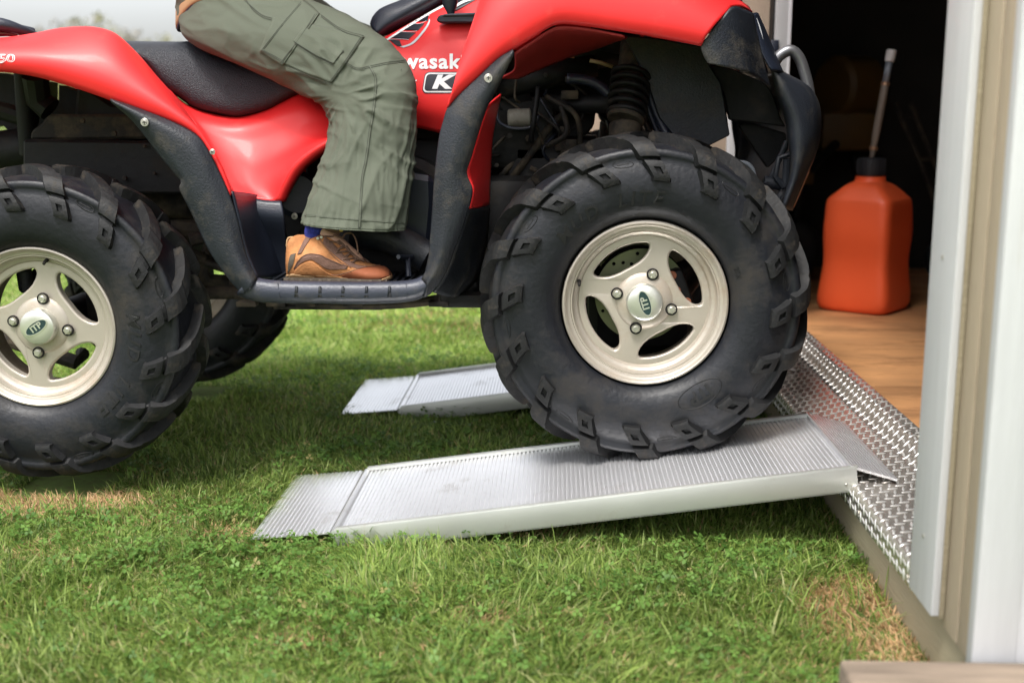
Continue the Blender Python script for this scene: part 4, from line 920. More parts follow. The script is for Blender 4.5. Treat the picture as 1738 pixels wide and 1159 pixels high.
m = MB(); m.tube([P(1296, 308, -.42), P(1336, 316, -.42)], .0135, 14); m.tube([P(1336, 240, -.40), P(1318, 280, -.40), P(1304, 314, -.40)], .007, 10); m.tube([P(1340, 262, -.44), P(1322, 268, -.44), P(1316, 300, -.44), P(1330, 318, -.44)], .006, 8)
m.tube([P(1337, 270, -.44), P(1334, 318, -.43), P(1318, 345, -.43)], .010, 10)
m.tube([P(1302, 330, -.40), P(1322, 350, -.40)], .014, 12)
m.build('bumper_bracket', M['black'], atv)
tube('breather_hose', [P(1245, 277, -.40), P(1262, 276, -.40), P(1275, 284, -.40), P(1282, 304, -.40)], .005, M['hosegrey'], atv, n=10, smoothn=20)
def slab(name, pts, Y, t, m_='dark', bev=.003, mir=False):
    # traced plate with real thickness
    q = [P(x, y, Y) for x, y in pts]; bm = bmesh.new(); vs = [bm.verts.new(p) for p in q]; f = bm.faces.new(vs)
    r_ = bmesh.ops.extrude_face_region(bm, geom=[f]); ev = [e for e in r_['geom'] if isinstance(e, bmesh.types.BMVert)]; bmesh.ops.translate(bm, verts=ev, vec=(0, t, 0))
    bmesh.ops.recalc_face_normals(bm, faces=bm.faces)
    if bev: bmesh.ops.bevel(bm, geom=bm.edges[:], offset=bev, segments=1, affect='EDGES')
    bmesh.ops.triangulate(bm, faces=[f for f in bm.faces if len(f.verts) > 4])
    V = [v.co.copy() for v in bm.verts]; bm.verts.index_update(); F = [tuple(v.index for v in f.verts) for f in bm.faces]; bm.free()
    o = raw(name, V, F, M[m_], atv)
    o.data.set_sharp_from_angle(angle=R(30))
    if mir: flip(o, atv)
    return o
slab('mud_flap', [(1058, 60), (1120, 66), (1190, 79), (1203, 108), (1224, 141), (1232, 185), (1239, 230), (1203, 248), (1150, 240), (1118, 200), (1095, 130)], -.36, .008, 'black', mir=True)
slab('bumper_bracket', [(1196, 108), (1240, 116), (1300, 142), (1312, 160), (1325, 200), (1334, 216), (1262, 206), (1237, 204), (1228, 160)], -.33, .012, 'dark')
slab('bumper_bracket', [(1252, 212), (1275, 209), (1334, 226), (1338, 255), (1322, 268), (1303, 286), (1290, 268)], -.28, .02, 'dark')
slab('bumper_bracket', [(1190, 110), (1225, 118), (1232, 165), (1262, 178), (1262, 195), (1225, 190)], -.30, .10, 'dark')
# ---- tank and front cowling
tank = panel('tank_cover', [(-.315, [(590, 205), (640, 212), (690, 214), (720, 219), (753, 227), (790, 233), (806, 236)]), (-.34, [(590, 170), (640, 176), (690, 178), (760, 184), (815, 190)]), (-.335, [(590, 130), (640, 132), (690, 128), (760, 122), (825, 118)]),
 (-.30, [(600, 100), (650, 92), (700, 76), (740, 56), (800, 45), (890, 36)]), (-.295, [(605, 96), (655, 88), (704, 70), (744, 49), (802, 38), (892, 28)]),
 (-.23, [(615, 84), (660, 66), (705, 44), (755, 16), (810, -6), (900, -24)]), (-.19, [(625, 78), (665, 58), (708, 34), (756, 8), (812, -18), (902, -40)]), (YC, [(630, 76), (668, 60), (710, 36), (758, 8), (814, -16), (904, -38)])], M['red'], atv, nu=70, nv=46, mirror=True)
V, F = grid(symrows([(-.19, [(646, 66), (668, 52), (708, 32), (748, 8), (800, -22), (880, -60)]), (-.215, [(638, 58), (655, 42), (700, 14), (740, -6), (800, -36), (880, -72)]), (-.19, [(628, 42), (632, 30), (645, 17), (678, 3), (730, -20), (790, -50), (870, -85)]), (-.16, [(631, 36), (637, 27), (650, 14), (682, 0), (732, -24), (792, -54), (872, -88)]), (YC, [(636, 36), (642, 28), (654, 18), (684, 4), (734, -18), (794, -46), (874, -80)])]), 50, 40)
solid(raw('dash_cover', V, F, M['black_clean'], atv), .004)
tb = bvh_of(tank); LIFT[id(tb)] = .0021
dk = M['blackdecal']
def decal(name, rows, m_, lift=.0012, Y=-.3): return patch(name, tb, None, m_, atv, Y=Y, lift=lift, nu=16, nv=6, t=.0004, rows=rows)
decal('decal', [[(655, 70), (690, 47), (728, 24), (754, 10)], [(656, 73), (692, 50), (730, 27), (756, 13)]], M['white'])
for (a, b_, c_, d_) in ((((660, 69), (679, 71)), ((675, 81), (683, 81)), 0, 0), (((680, 57), (707, 58)), ((664, 67), (694, 69)), 0, 0), (((697, 43), (722, 42)), ((683, 54), (711, 54)), 0, 0), (((722, 27), (729, 26)), ((702, 40), (727, 38)), 0, 0)):
    decal('decal', [list(a), list(b_)], dk)
decal('decal', [[(679, 82), (700, 74), (718, 55), (727, 42), (730, 34)], [(686, 83), (703, 76), (721, 57), (730, 43), (731, 36)]], M['silverdecal'])
for l in (((660, 70), (680, 69), (695, 70)), ((678, 56), (695, 57), (709, 55)), ((697, 42), (714, 43), (725, 38)), ((722, 27), (728, 29), (730, 30))):
    drape_line('decal', tb, l, .0008, M['silverdecal'], atv, lift=.0014, sm=16, n=5)
decal('decal', [[(776, 0), (790, -1), (815, -10)], [(766, 25), (785, 15), (812, 0)]], dk)
decal('decal', [[(760, 22), (785, 5), (813, -4)], [(763, 24), (788, 8), (815, 0)]], M['white'], .0022)
def text_on(bvh, s, cx, cy, hpx, m_, name, parent, Y, bold=.0, shear=0, lift=.0022, ang=0, spacing=1, sx=1, outline=False):
    V, F = text_mesh(s, 1.0, bold, 0, shear, spacing, outline); o_ = []; ca_, sa = math.cos(ang), math.sin(ang)
    for v in V:
        x = v.x * sx * hpx * 1.38; y = v.y * hpx * 1.38; o_.append(drape(bvh, P(cx + x * ca_ + y * sa, cy - (y * ca_ - x * sa), Y), lift + v.z * .0))
    return raw(name, o_, F, m_, parent, smooth=False)
text_on(tb, 'Kawasaki', 715, 107, 25, M['white'], 'maker_lettering', atv, -.34, bold=.03, spacing=1.10, sx=1.06)
def rrect(x0, y0, x1, y1, r_, sk=0, n_=5):
    q = []
    for cx_, cy_, a0 in ((x1 - r_, y0 + r_, -90), (x1 - r_, y1 - r_, 0), (x0 + r_, y1 - r_, 90), (x0 + r_, y0 + r_, 180)):
        for k in range(n_): a = R(a0 + 90 * k / (n_ - 1)); x = cx_ + r_ * math.cos(a); y = cy_ + r_ * math.sin(a); q.append((x + (y1 - y) * sk, y))
    return q
def poly_on(bvh, pts, m_, name, lift, Y=-.34):
    V, F = curve_mesh([[(x, -y) for x, y in pts]], .0, 0, 0) if False else ([], [])
    cx_ = sum(p[0] for p in pts) / len(pts); cy_ = sum(p[1] for p in pts) / len(pts); V = [drape(bvh, P(cx_, cy_, Y), lift)]; n_ = len(pts)
    for k in (.33, .66, 1): V += [drape(bvh, P(cx_ + (x - cx_) * k, cy_ + (y - cy_) * k, Y), lift) for x, y in pts]
    F = [(0, 1 + i, 1 + (i + 1) % n_) for i in range(n_)]
    for q in range(2): F += [(1 + q * n_ + i, 1 + q * n_ + (i + 1) % n_, 1 + (q + 1) * n_ + (i + 1) % n_, 1 + (q + 1) * n_ + i)[::-1] for i in range(n_)]
    return raw(name, V, F, m_, atv, smooth=False)
poly_on(tb, rrect(716, 123, 800, 159, 8, .16), M['blackdecal'], 'sticker', .0010)
poly_on(tb, rrect(717.5, 124.5, 798, 157.5, 7, .16), M['white'], 'sticker', .0014)
poly_on(tb, rrect(720, 127, 795, 155, 6, .16), M['blackdecal'], 'sticker', .0018)
text_on(tb, 'K', 748, 141, 22, M['white'], 'sticker_lettering', atv, -.34, bold=.05, shear=.28, lift=.0024, sx=1.5)
poly_on(tb, [(704, 138), (708, 136), (707, 139)], M['white'], 'sticker', .0018)
# gear lever
m = MB(); m.tube([P(766, 30, -.315), P(764, 8, -.315), P(758, -60, -.31)], [.004, .017, .020], 14, flat=.8); m.build('gear_lever', M['black_clean'], atv)
slab('gear_gate', [(740, 36), (744, 27), (756, 24), (840, 20), (846, 34), (800, 39), (748, 39)], -.330, .04, 'black_clean', .003)
slab('gear_gate', [(751, 29), (753, 26), (836, 23), (838, 27)], -.333, .004, 'dark', .0008)
# number on the rear fender
rf = [o for o in atv.children if o.name.startswith('rear_fender')][0]; rb = bvh_of(rf); LIFT[id(rb)] = .0021
text_on(rb, '750', 5, 101, 12.5, M['white'], 'fender_lettering', atv, -.64, shear=.0, lift=.001, sx=1.75, spacing=.95, outline=.022)
# tail end
m = MB(); m.tube([P(-60, 45, -.52), P(0, 42, -.52), P(40, 52, -.50), P(62, 60, -.48)], [.02, .017, .012, .006], 14, sm=14); m.build('tail_trim', M['black_clean'], atv)
m = MB(); m.tube([P(-200, 30, -.40), P(0, 45, -.36), P(55, 56, -.30)], .012, 12, sm=12); m.build('rear_rack', M['black_clean'], atv)
mred = mat('tail_lens', (.12, .004, .012), .15, coat=.6); m = MB(); m.tube([P(-120, 58, -.50), P(0, 56, -.50), P(30, 60, -.49)], [.016, .014, .004], 12, sm=10); m.build('tail_lens', mred, atv)
# ---- storage box, airbox and frame seen under the rear fender
slab('storage_box', [(38, 237), (310, 240), (350, 300), (330, 330), (200, 330), (38, 300)], -.33, .45, 'dark', .006)
slab('airbox', [(50, 238), (52, 222), (68, 212), (82, 194), (270, 194), (300, 236)], -.30, .38, 'muddy', .006)
slab('rear_dark_backing', [(130, 135), (190, 175), (260, 180), (300, 240), (120, 240), (125, 190)], -.26, .34, 'dark', .01)
slab('rear_dark_backing', [(-150, 128), (0, 124), (84, 140), (84, 172), (100, 172), (100, 145), (140, 158), (128, 240), (22, 240), (18, 226), (5, 213), (-10, 215), (-150, 240)], -.12, .05, 'dark', 0)  # dark sheet added so the space under the fender reads dark
slab('seat_base', [(215, 90), (560, 125), (600, 180), (400, 196), (330, 186), (262, 130)], -.26, .30, 'dark', .01)
m = MB(); m.tube([P(38, 110, -.28), P(42, 180, -.28), P(48, 262, -.26)], .020, 12); m.tube([P(-60, 190, -.25), P(0, 188, -.25), P(60, 205, -.25)], .022, 10); m.tube([P(-80, 262, -.2), P(0, 258, -.2), P(60, 250, -.2)], .05, 12); m.tube([P(60, 130, -.30), P(66, 170, -.28), P(85, 186, -.28)], .03, 10); m.build('rear_frame', M['dark'], atv)
m = MB(); m.cyl(P(205, 330, -.22), P(330, 335, -.20), .055, 28, .01); m.build('muffler', M['muddy'], atv)
m = MB()
for (a, b_, r_) in (((322, 408, -.34), (400, 388, -.30), .016), ((318, 436, -.30), (400, 462, -.30), .010), ((300, 420, -.40), (420, 470, -.1), .013), ((250, 380, -.20), (420, 400, -.2), .03)): m.tube([P(*a), P(*b_)], r_, 10)
m.cyl(P(330, 497, -.34), P(430, 496, -.30), .016, 16); m.tube([P(360, 410, -.2), P(345, 470, -.2), P(400, 480, -.15)], .018, 10, sm=10); m.build('rear_suspension', M['muddy'], atv)
m = MB(); m.tube([P(68, 470, -.46), P(68, 470, .2)], .022, 14); m.box((-1.02, YC, .45), (.22, .30, .22), .03); m.build('rear_axle', M['dark'], atv)
# ---- engine mass and underside
m = MB(); m.box((-.42, YC, .62), (.36, .34, .30), .03); m.box((-.22, YC, .55), (.42, .40, .26), .04); m.box((.0, YC, .62), (.25, .30, .30), .03); m.box((-.55, YC, .55), (.35, .34, .20), .03); m.box((-.18, YC, .78), (.35, .30, .18), .03)
m.cyl((-.36, YC - .26, .60), (-.36, YC, .60), .13, 40, .02); m.build('engine', M['dark'], atv)
m = MB(); m.cyl(P(505, 330, -.32), P(505, 330, -.2), .055, 32, .012); m.build('clutch_cover', M['black_clean'], atv)
slab('engine_cover', [(640, 300), (668, 290), (735, 300), (737, 346), (730, 420), (640, 400)], -.40, .12, 'black_clean', .012)
m = MB(); m.tube([P(600, 395, -.42), P(660, 402, -.43), P(726, 438, -.44)], .036, 16, sm=12); m.build('lower_pipe_cover', M['black'], atv)
slab('heel_guard', [(520, 382), (690, 388), (730, 450), (722, 474), (500, 474), (500, 400)], -.37, .03, 'dark', .006)
m = MB(); m.tube([P(676, 436, -.55), P(692, 437, -.50), P(704, 436, -.45)], .005, 8); m.tube([P(692, 438, -.5), P(694, 470, -.52)], .006, 8); m.build('brake_pedal', M['black_clean'], atv)
m = MB(); m.box((P(560, 500, -.2).x, YC, fz - .045), (.44, .42, .016), .004); m.tube([P(400, 500, -.40), P(560, 517, -.42), P(720, 512, -.42), P(800, 490, -.36)], .011, 10, sm=24)
for q in (420, 470, 520, 600, 680, 745): m.box(P(q, 515, -.46 + .02 * (q % 3)), (.045, .03, .012), .003)
m.box(P(560, 520, -.40), (.25, .05, .008), .002); m.build('skid_plate', M['muddy'], atv)
m = MB(); m.tube([P(745, 505, -.40), P(800, 486, -.38), P(830, 480, -.3)], .022, 12); m.box(P(800, 495, -.3), (.12, .3, .03), .006); m.build('lower_frame', M['dark'], atv)
# ---- front suspension
def coil(name, a, b_, r_, turns, wr, m_, n_=18):
    a = Vector(a); b_ = Vector(b_); t_ = (b_ - a).normalized(); s = t_.cross(Vector((0, 1, 0))).normalized(); u_ = s.cross(t_); pts = []
    for i in range(turns * n_ + 1):
        q = i / (turns * n_); an = 2 * math.pi * turns * q; pts.append(a.lerp(b_, q) + (s * math.cos(an) + u_ * math.sin(an)) * r_)
    return tube(name, pts, wr, m_, atv, n=8)
for sgn in (1, -1):
    def Q(px, py, Y): p = P(px, py, Y); return p if sgn > 0 else Vector((p.x, 2 * YC - p.y, p.z))
    m = MB(); m.cyl(Q(1076, 70, -.30), Q(1068, 150, -.35), .030, 20, .004); m.cyl(Q(1068, 140, -.35), Q(1062, 225, -.40), .022, 20, .004); m.cyl(Q(1063, 198, -.395), Q(1061, 206, -.40), .042, 24, .003); m.cyl(Q(1061, 210, -.40), Q(1058, 260, -.42), .035, 24, .004); m.build('shock_body', M['muddy'], atv)
    coil('shock_spring', Q(1072, 120, -.34), Q(1063, 200, -.395), .040, 6, .0065, M['dark'])
    for nm, pts, rr, s_, mt in (('frame_tube', [Q(900, 172, -.20), Q(985, 178, -.24), Q(1040, 176, -.30)], .022, 0, 'dark'), ('tie_rod', [Q(870, 302, -.25), Q(905, 255, -.25), Q(935, 212, -.25), Q(960, 190, -.25)], .009, 0, 'muddy'),
     ('control_arm', [Q(950, 330, -.2), Q(1060, 330, -.40)], .02, 0, 'dark'), ('control_arm', [Q(1150, 330, -.2), Q(1090, 330, -.40)], .02, 0, 'dark'), ('control_arm', [Q(1000, 470, -.2), Q(1080, 560, -.42)], .02, 0, 'dark'), ('control_arm', [Q(1180, 470, -.2), Q(1110, 560, -.42)], .02, 0, 'dark'),
     ('brake_line', [Q(1096, 140, -.33), Q(1112, 190, -.34), Q(1134, 232, -.36)], .009, 10, 'black_clean'), ('brake_line', [Q(1090, 150, -.33), Q(1105, 200, -.34), Q(1122, 236, -.36)], .006, 10, 'black_clean')):
        tube(nm, pts, rr, M[mt], atv, n=10, smoothn=s_)
    tube('coolant_hose', [Q(962, 134, -.28), Q(990, 136, -.28), Q(1015, 144, -.29), Q(1036, 162, -.30)], .012, M['black_clean'], atv, n=12, smoothn=16)
for (a, b_, r_) in (((840, 150, -.25), (1010, 110, -.22), .03), ((800, 200, -.2), (900, 160, -.2), .05), ((850, 120, -.2), (1060, 80, -.2), .04), ((820, 330, -.24), (905, 240, -.24), .007), ((836, 360, -.22), (860, 310, -.22), .006), ((830, 300, -.2), (880, 330, -.2), .006), ((900, 285, -.25), (930, 300, -.25), .006), ((1000, 60, -.25), (1075, 75, -.25), .03), ((1010, 180, -.1), (1100, 250, -.1), .012), ((1028, 180, .1), (1046, 250, .05), .010)): tube('frame_tube', [P(*a), P(*b_)], r_, M['muddy' if r_ < .01 else 'dark'], atv, n=10)
for q in range(8): a = P(870 + 8 * q, 175 + 3 * (q % 3), -.24); tube('wire', [a, a + Vector((.01, .0, -.03)), a + Vector((.03, 0, -.05))], .004, M['black_clean'], atv, n=6)
m = MB(); m.cyl(P(862, 202, -.28), P(902, 200, -.28), .022, 24, .004); m.build('reservoir', mat('grey_reservoir', (.16, .15, .125), .6, var=.3, dirt=(.08, .07, .05), damt=.5, dscale=30), atv)
tube('cable', [P(846, 170, -.3), P(846, 205, -.3), P(870, 218, -.3), P(905, 214, -.3), P(914, 196, -.3)], .0035, M['black_clean'], atv, n=8, smoothn=24)
tube('cable', [P(960, 95, -.27), P(975, 97, -.27)], .004, M['brass'], atv, n=8); tube('cable', [P(1001, 103, -.28), P(1020, 107, -.28), P(1040, 114, -.28)], .0045, mat('tan_cable', (.28, .20, .10), .6), atv, n=8)
rc = random.Random(4)
for k in range(16):
    x0, y0 = rc.uniform(835, 1010), rc.uniform(120, 240); x1, y1 = x0 + rc.uniform(-50, 90), y0 + rc.uniform(30, 110); Y0 = -.27 + rc.uniform(-.02, .06)
    tube('cable', [P(x0, y0, Y0), P((x0 + x1) / 2 + rc.uniform(-25, 25), (y0 + y1) / 2 + rc.uniform(-15, 15), Y0 - .02), P(x1, y1, Y0)], rc.choice((.003, .004, .0065)), M[rc.choice(('black_clean', 'muddy', 'muddy', 'dark'))], atv, n=7, smoothn=14)
for k in range(12):
    p_ = P(rc.uniform(835, 1020), rc.uniform(110, 300), -.265); m = MB(); m.cyl(p_, p_ + Vector((0, -.010, 0)), rc.uniform(.005, .009), 6, .001); m.build('bolt', M['muddy'], atv)
for k in range(7):
    x0, y0 = rc.uniform(835, 985), rc.uniform(130, 280); box('bracket', P(x0, y0, -.262) - Vector((.02, .012, .012)), P(x0, y0, -.262) + Vector((rc.uniform(.0, .03), .006, rc.uniform(.0, .025))), M['muddy'], atv, .003)
for k in range(9):
    x0, y0 = rc.uniform(70, 300), rc.uniform(170, 320); p_ = P(x0, y0, -.335); m = MB(); m.cyl(p_, p_ + Vector((0, -.008, 0)), rc.uniform(.004, .008), 6, .001); m.build('bolt', M['muddy'], atv)
slab('radiator_side', [(905, 200), (945, 182), (1012, 186), (1008, 215), (985, 240), (935, 300), (905, 340), (880, 330), (915, 255)], -.16, .10, 'dark', .006)
slab('engine_side', [(835, 235), (870, 220), (905, 240), (900, 300), (880, 350), (835, 400)], -.16, .16, 'muddy', .01)
slab('bulkhead', [(840, 130), (900, 126), (1000, 92), (1060, 66), (1085, 100), (1050, 130), (1020, 172), (850, 190)], -.12, .08, 'dark', .006)
slab('gearbox', [(1000, 480), (1180, 480), (1180, 600), (1000, 600)], -.22, .24, 'dark', .02)
# handlebar (above the frame)
hb = [(-.22, YC - .42, 1.19), (-.18, YC - .25, 1.20), (-.08, YC - .08, 1.15), (-.08, YC + .08, 1.15), (-.18, YC + .25, 1.20), (-.22, YC + .42, 1.19)]
m = MB(); m.tube(hb, .011, 12, sm=30); m.tube([(-.08, YC, 1.16), (.02, YC, .90)], .02, 12); m.build('handlebar', M['black_clean'], atv)
for s in (-1, 1):
    m = MB(); m.tube([(-.225, YC + s * .43, 1.19), (-.195, YC + s * .30, 1.198)], .017, 14); m.build('grip', M['rubber'], atv)
for s, x0, x1, z in ((1, .10, .50, 1.16), (-1, -1.70, -1.28, 1.14)):
    m = MB()
    for k in range(5): y = YC - .30 + .15 * k; m.tube([(x0, y, z), (x1, y, z)], .008, 8)
    m.tube([(x0, YC - .30, z), (x1, YC - .30, z), (x1, YC + .30, z), (x0, YC + .30, z)], .010, 8, closed=True); 
    for y in (YC - .2, YC + .2): m.tube([(x0 + .1, y, z), (x0 + .1, y, z - .24)], .009, 8); (s > 0 and m.tube([(x1 - .1, y, z), (x1 - .1, y, z - .22)], .009, 8))
    m.build('cargo_rack', M['black_clean'], atv)

# ================================================================== rider
per = thing('person', 'rider in olive canvas trousers, tan jacket and brown hiking boots on the quad bike', 'person', (-.70, YC, fz))
secs = [((430, -95), (306, 18), .120, -.215), ((452, -60), (312, 40), .118, -.235), ((486, -28), (322, 66), .112, -.275), ((528, 2), (352, 88), .106, -.315), ((572, 20), (395, 105), .100, -.345), ((613, 42), (451, 131), .094, -.375),
 ((652, 69), (505, 153), .088, -.40), ((684, 101), (546, 180), .080, -.425), ((698, 121), (560, 202), .076, -.440), ((706, 152), (563, 226), .074, -.455), ((704, 205), (554, 262), .075, -.47), ((700, 262), (542, 295), .077, -.485), ((695, 320), (530, 336), .082, -.515), ((689, 362), (520, 366), .084, -.53), ((686, 390), (516, 379), .086, -.54)]
A_ = cr([P(*s[0], s[3]) for s in secs], 170); B_ = cr([P(*s[1], s[3]) for s in secs], 170)
# resample jointly so that sections stay matched
NL = 340
tt = np.linspace(0, len(secs) - 1, NL)
def itp(arr):
    arr = np.array(arr, float); out_ = []
    for t_ in tt:
        i = min(int(t_), len(arr) - 2); f_ = t_ - i; p0 = arr[max(0, i - 1)]; p1 = arr[i]; p2 = arr[i + 1]; p3 = arr[min(len(arr) - 1, i + 2)]
        out_.append(.5 * ((2 * p1) + (-p0 + p2) * f_ + (2 * p0 - 5 * p1 + 4 * p2 - p3) * f_ ** 2 + (-p0 + 3 * p1 - 3 * p2 + p3) * f_ ** 3))
    return np.array(out_)
A_ = itp([P(*s[0], s[3]) for s in secs]); B_ = itp([P(*s[1], s[3]) for s in secs]); D_ = itp([[s[2]] for s in secs])[:, 0]
NA = 200; V = []; Nn = []; UV = []
for i in range(NL):
    c_ = (A_[i] + B_[i]) / 2; h = (A_[i] - B_[i]) / 2; hl = np.linalg.norm(h); hu = h / hl
    for k in range(NA):
        a = 2 * math.pi * k / NA; ca_, sa = math.cos(a), math.sin(a); p_ = 2.25; q = (abs(ca_) ** p_ + abs(sa) ** p_) ** (-1 / p_)
        V.append(c_ + hu * hl * ca_ * q + np.array([0, -1, 0]) * D_[i] * sa * q); Nn.append(hu * ca_ + np.array([0, -1, 0]) * sa); UV.append((i / (NL - 1), k / NA))
V = np.array(V); Nn = np.array(Nn); Nn /= np.linalg.norm(Nn, axis=1)[:, None]
kb = np.array(P(585, 165, -.45)); kf = np.array(P(640, 112, -.5)); cuff = np.array(P(600, 385, -.52)); hipf = np.array(P(470, 20, -.35))
f_ = np.zeros(len(V))
for i, v in enumerate(V):
    d = v - kb; r_ = math.hypot(d[0], d[2]); a = math.atan2(d[2], d[0]); th = UV[i][1] * 2 * math.pi; t_ = UV[i][0]
    n1 = noise.noise(Vector(v * 8)); n2 = noise.noise(Vector(v * 24 + np.array([5, 0, 0])))
    def rdg(x, y, z=0.0, p_=1.6): return max(0, 1 - 2.1 * abs(noise.noise(Vector((x, y, z))))) ** p_
    shin = 1 / (1 + math.exp((v[2] - .79) * 35)); thigh = 1 - shin
    # creases fanning from the back of the knee
    f_[i] += .0075 * (rdg(a * 2.6, r_ * 9 + n1, 3.1) - .35) * math.exp(-((r_ - .085) / .07) ** 2) * min(1, (r_ / .05) ** 2)
    # long drag lines down the shin, sharper toward the back
    f_[i] += .0062 * (rdg(th * 3.1 + v[2] * 5, v[2] * 6.5 + n1 * .6, 1.7) - .3) * shin
    f_[i] += .0030 * (rdg(th * 7 - v[2] * 9, v[2] * 13, 6.7) - .3) * shin
    # stacked diagonal folds above the hem and under the knee
    w3 = math.exp(-((v[2] - .70) / .06) ** 2) + .5 * math.exp(-((v[2] - .56) / .04) ** 2); f_[i] += .0055 * (rdg(v[0] * 9 + v[2] * 7, v[2] * 26 + v[0] * 10 + n1, 9.2) - .3) * w3
    # diagonal pulls across the thigh
    f_[i] += .0055 * (rdg((v[2] + .55 * v[0]) * 19, (v[0] - .55 * v[2]) * 5, 4.4) - .3) * thigh
    f_[i] += .0022 * (rdg((v[2] + .3 * v[0]) * 40, v[0] * 14, 8.4) - .3) * thigh
    f_[i] += .0040 * n1 + .0012 * n2 + .0004 * noise.noise(Vector(v * 70))
    if UV[i][0] > .985: f_[i] -= .0015
V = V + Nn * f_[:, None]
F = [(i * NA + k, i * NA + (k + 1) % NA, (i + 1) * NA + (k + 1) % NA, (i + 1) * NA + k) for i in range(NL - 1) for k in range(NA)]
leg = raw('trouser_leg', [Vector(v) for v in V], F, M['cloth'], per); solid(leg, .003, 0)
legb = bvh_of(leg); LIFT[id(legb)] = .0014; LIFT[-id(legb)] = .85
# far leg, mirrored
me = leg.data.copy()
for v in me.vertices: v.co.y = -v.co.y
me.flip_normals(); fl = leg.copy(); fl.data = me; COL.objects.link(fl); ORG[fl.name] = ORG[per.name]
# seat of the trousers
hp = P(372, -20, YC); V = []; F = []
for i, (dz, rx, ry) in enumerate(((-.10, .05, .10), (-.085, .11, .16), (-.03, .138, .185), (.03, .115, .160), (.10, .07, .12))):
    for k in range(48): a = 2 * math.pi * k / 48; V.append(Vector((hp.x + rx * .86 * math.cos(a) + .035, YC + ry * math.sin(a), hp.z + dz)))
F = [(i * 48 + k, i * 48 + (k + 1) % 48, (i + 1) * 48 + (k + 1) % 48, (i + 1) * 48 + k) for i in range(4) for k in range(48)] + [tuple(range(48))[::-1]]
raw('trouser_seat', V, F, M['cloth'], per)
def cpatch(name, rows, lift=.003, t=.0022): return patch(name, legb, None, M['cloth'], per, Y=-.5, lift=lift, nu=36, nv=24, t=t, rows=rows)
cpatch('cargo_pocket', [[(466, 30), (520, 40), (572, 52), (619, 63)], [(452, 60), (505, 74), (552, 90), (592, 103)], [(441, 89), (485, 110), (528, 128), (564, 141)]], .0022, .0016)
cpatch('pocket_flap', [[(516, 1), (530, 12), (543, 24)], [(480, 42), (497, 58), (512, 68)], [(443, 87), (462, 101), (481, 112)]], .0042, .002)
cpatch('pocket_flap', [[(517, 47), (550, 66), (584, 87)], [(499, 71), (533, 92), (567, 109)]], .0052, .0014)
def st(pts, r_=.00055, sm=60, lift=.0040): drape_line('seam', legb, pts, r_, M['stitch'], per, Y=-.5, lift=lift, n=5, sm=sm)
for d in (0, 3):
    st([(446 + d, 86), (482, 108 - d), (478 + d, 110)], lift=.0058); st([(512, 5 + d), (478, 45 + d), (447 + d, 84)], lift=.0058); st([(539 - d, 25), (508, 68), (480 - d, 108)], lift=.0058)
    st([(488, 113 + d), (528, 130 + d), (562, 142 + d)], lift=.0045); st([(616 - d, 64), (590 - d, 103), (563 - d, 140)], lift=.0044); st([(545, 26 + d), (580, 50 + d), (618, 62 + d)], lift=.0044)
    st([(501, 72 + d), (533, 92 + d), (566, 108 + d)], lift=.0066); st([(415 + d, 0), (430, 14 + d), (445, 26 + d), (462, 32 + d)], lift=.003)
    st([(587, 106 + d), (606, 116 + d), (626, 113 + d), (660, 106 + d), (690, 103 + d)], lift=.0022)
for d in (0, 4): st([(518, 364 + d * 0), (560, 369), (610, 373), (650, 376), (688, 378)], lift=.0016) if d == 0 else None
sm_ = [(626, 113), (636, 133), (635, 169), (627, 223), (620, 272), (614, 302), (611, 350), (609, 387)]
st(sm_, .0011, 120, .0012); st([(x + 3, y) for x, y in sm_], .0006, 120, .0018)
drape_line('seam_welt', legb, [(x + 1.5, y) for x, y in sm_], .0022, M['cloth'], per, Y=-.5, lift=.0002, sm=120)
drape_line('hem_edge', legb, [(518, 366), (560, 370), (610, 374), (650, 377), (687, 380)], .0016, M['cloth'], per, Y=-.5, lift=.0004, sm=60)
# sock
BY = -.55
tube('sock', [P(540, 440, BY), P(532, 405, BY), P(536, 386, -.550), P(552, 360, -.54)], [.010, .016, .024, .022], M['sock'], per, n=32, smoothn=16)
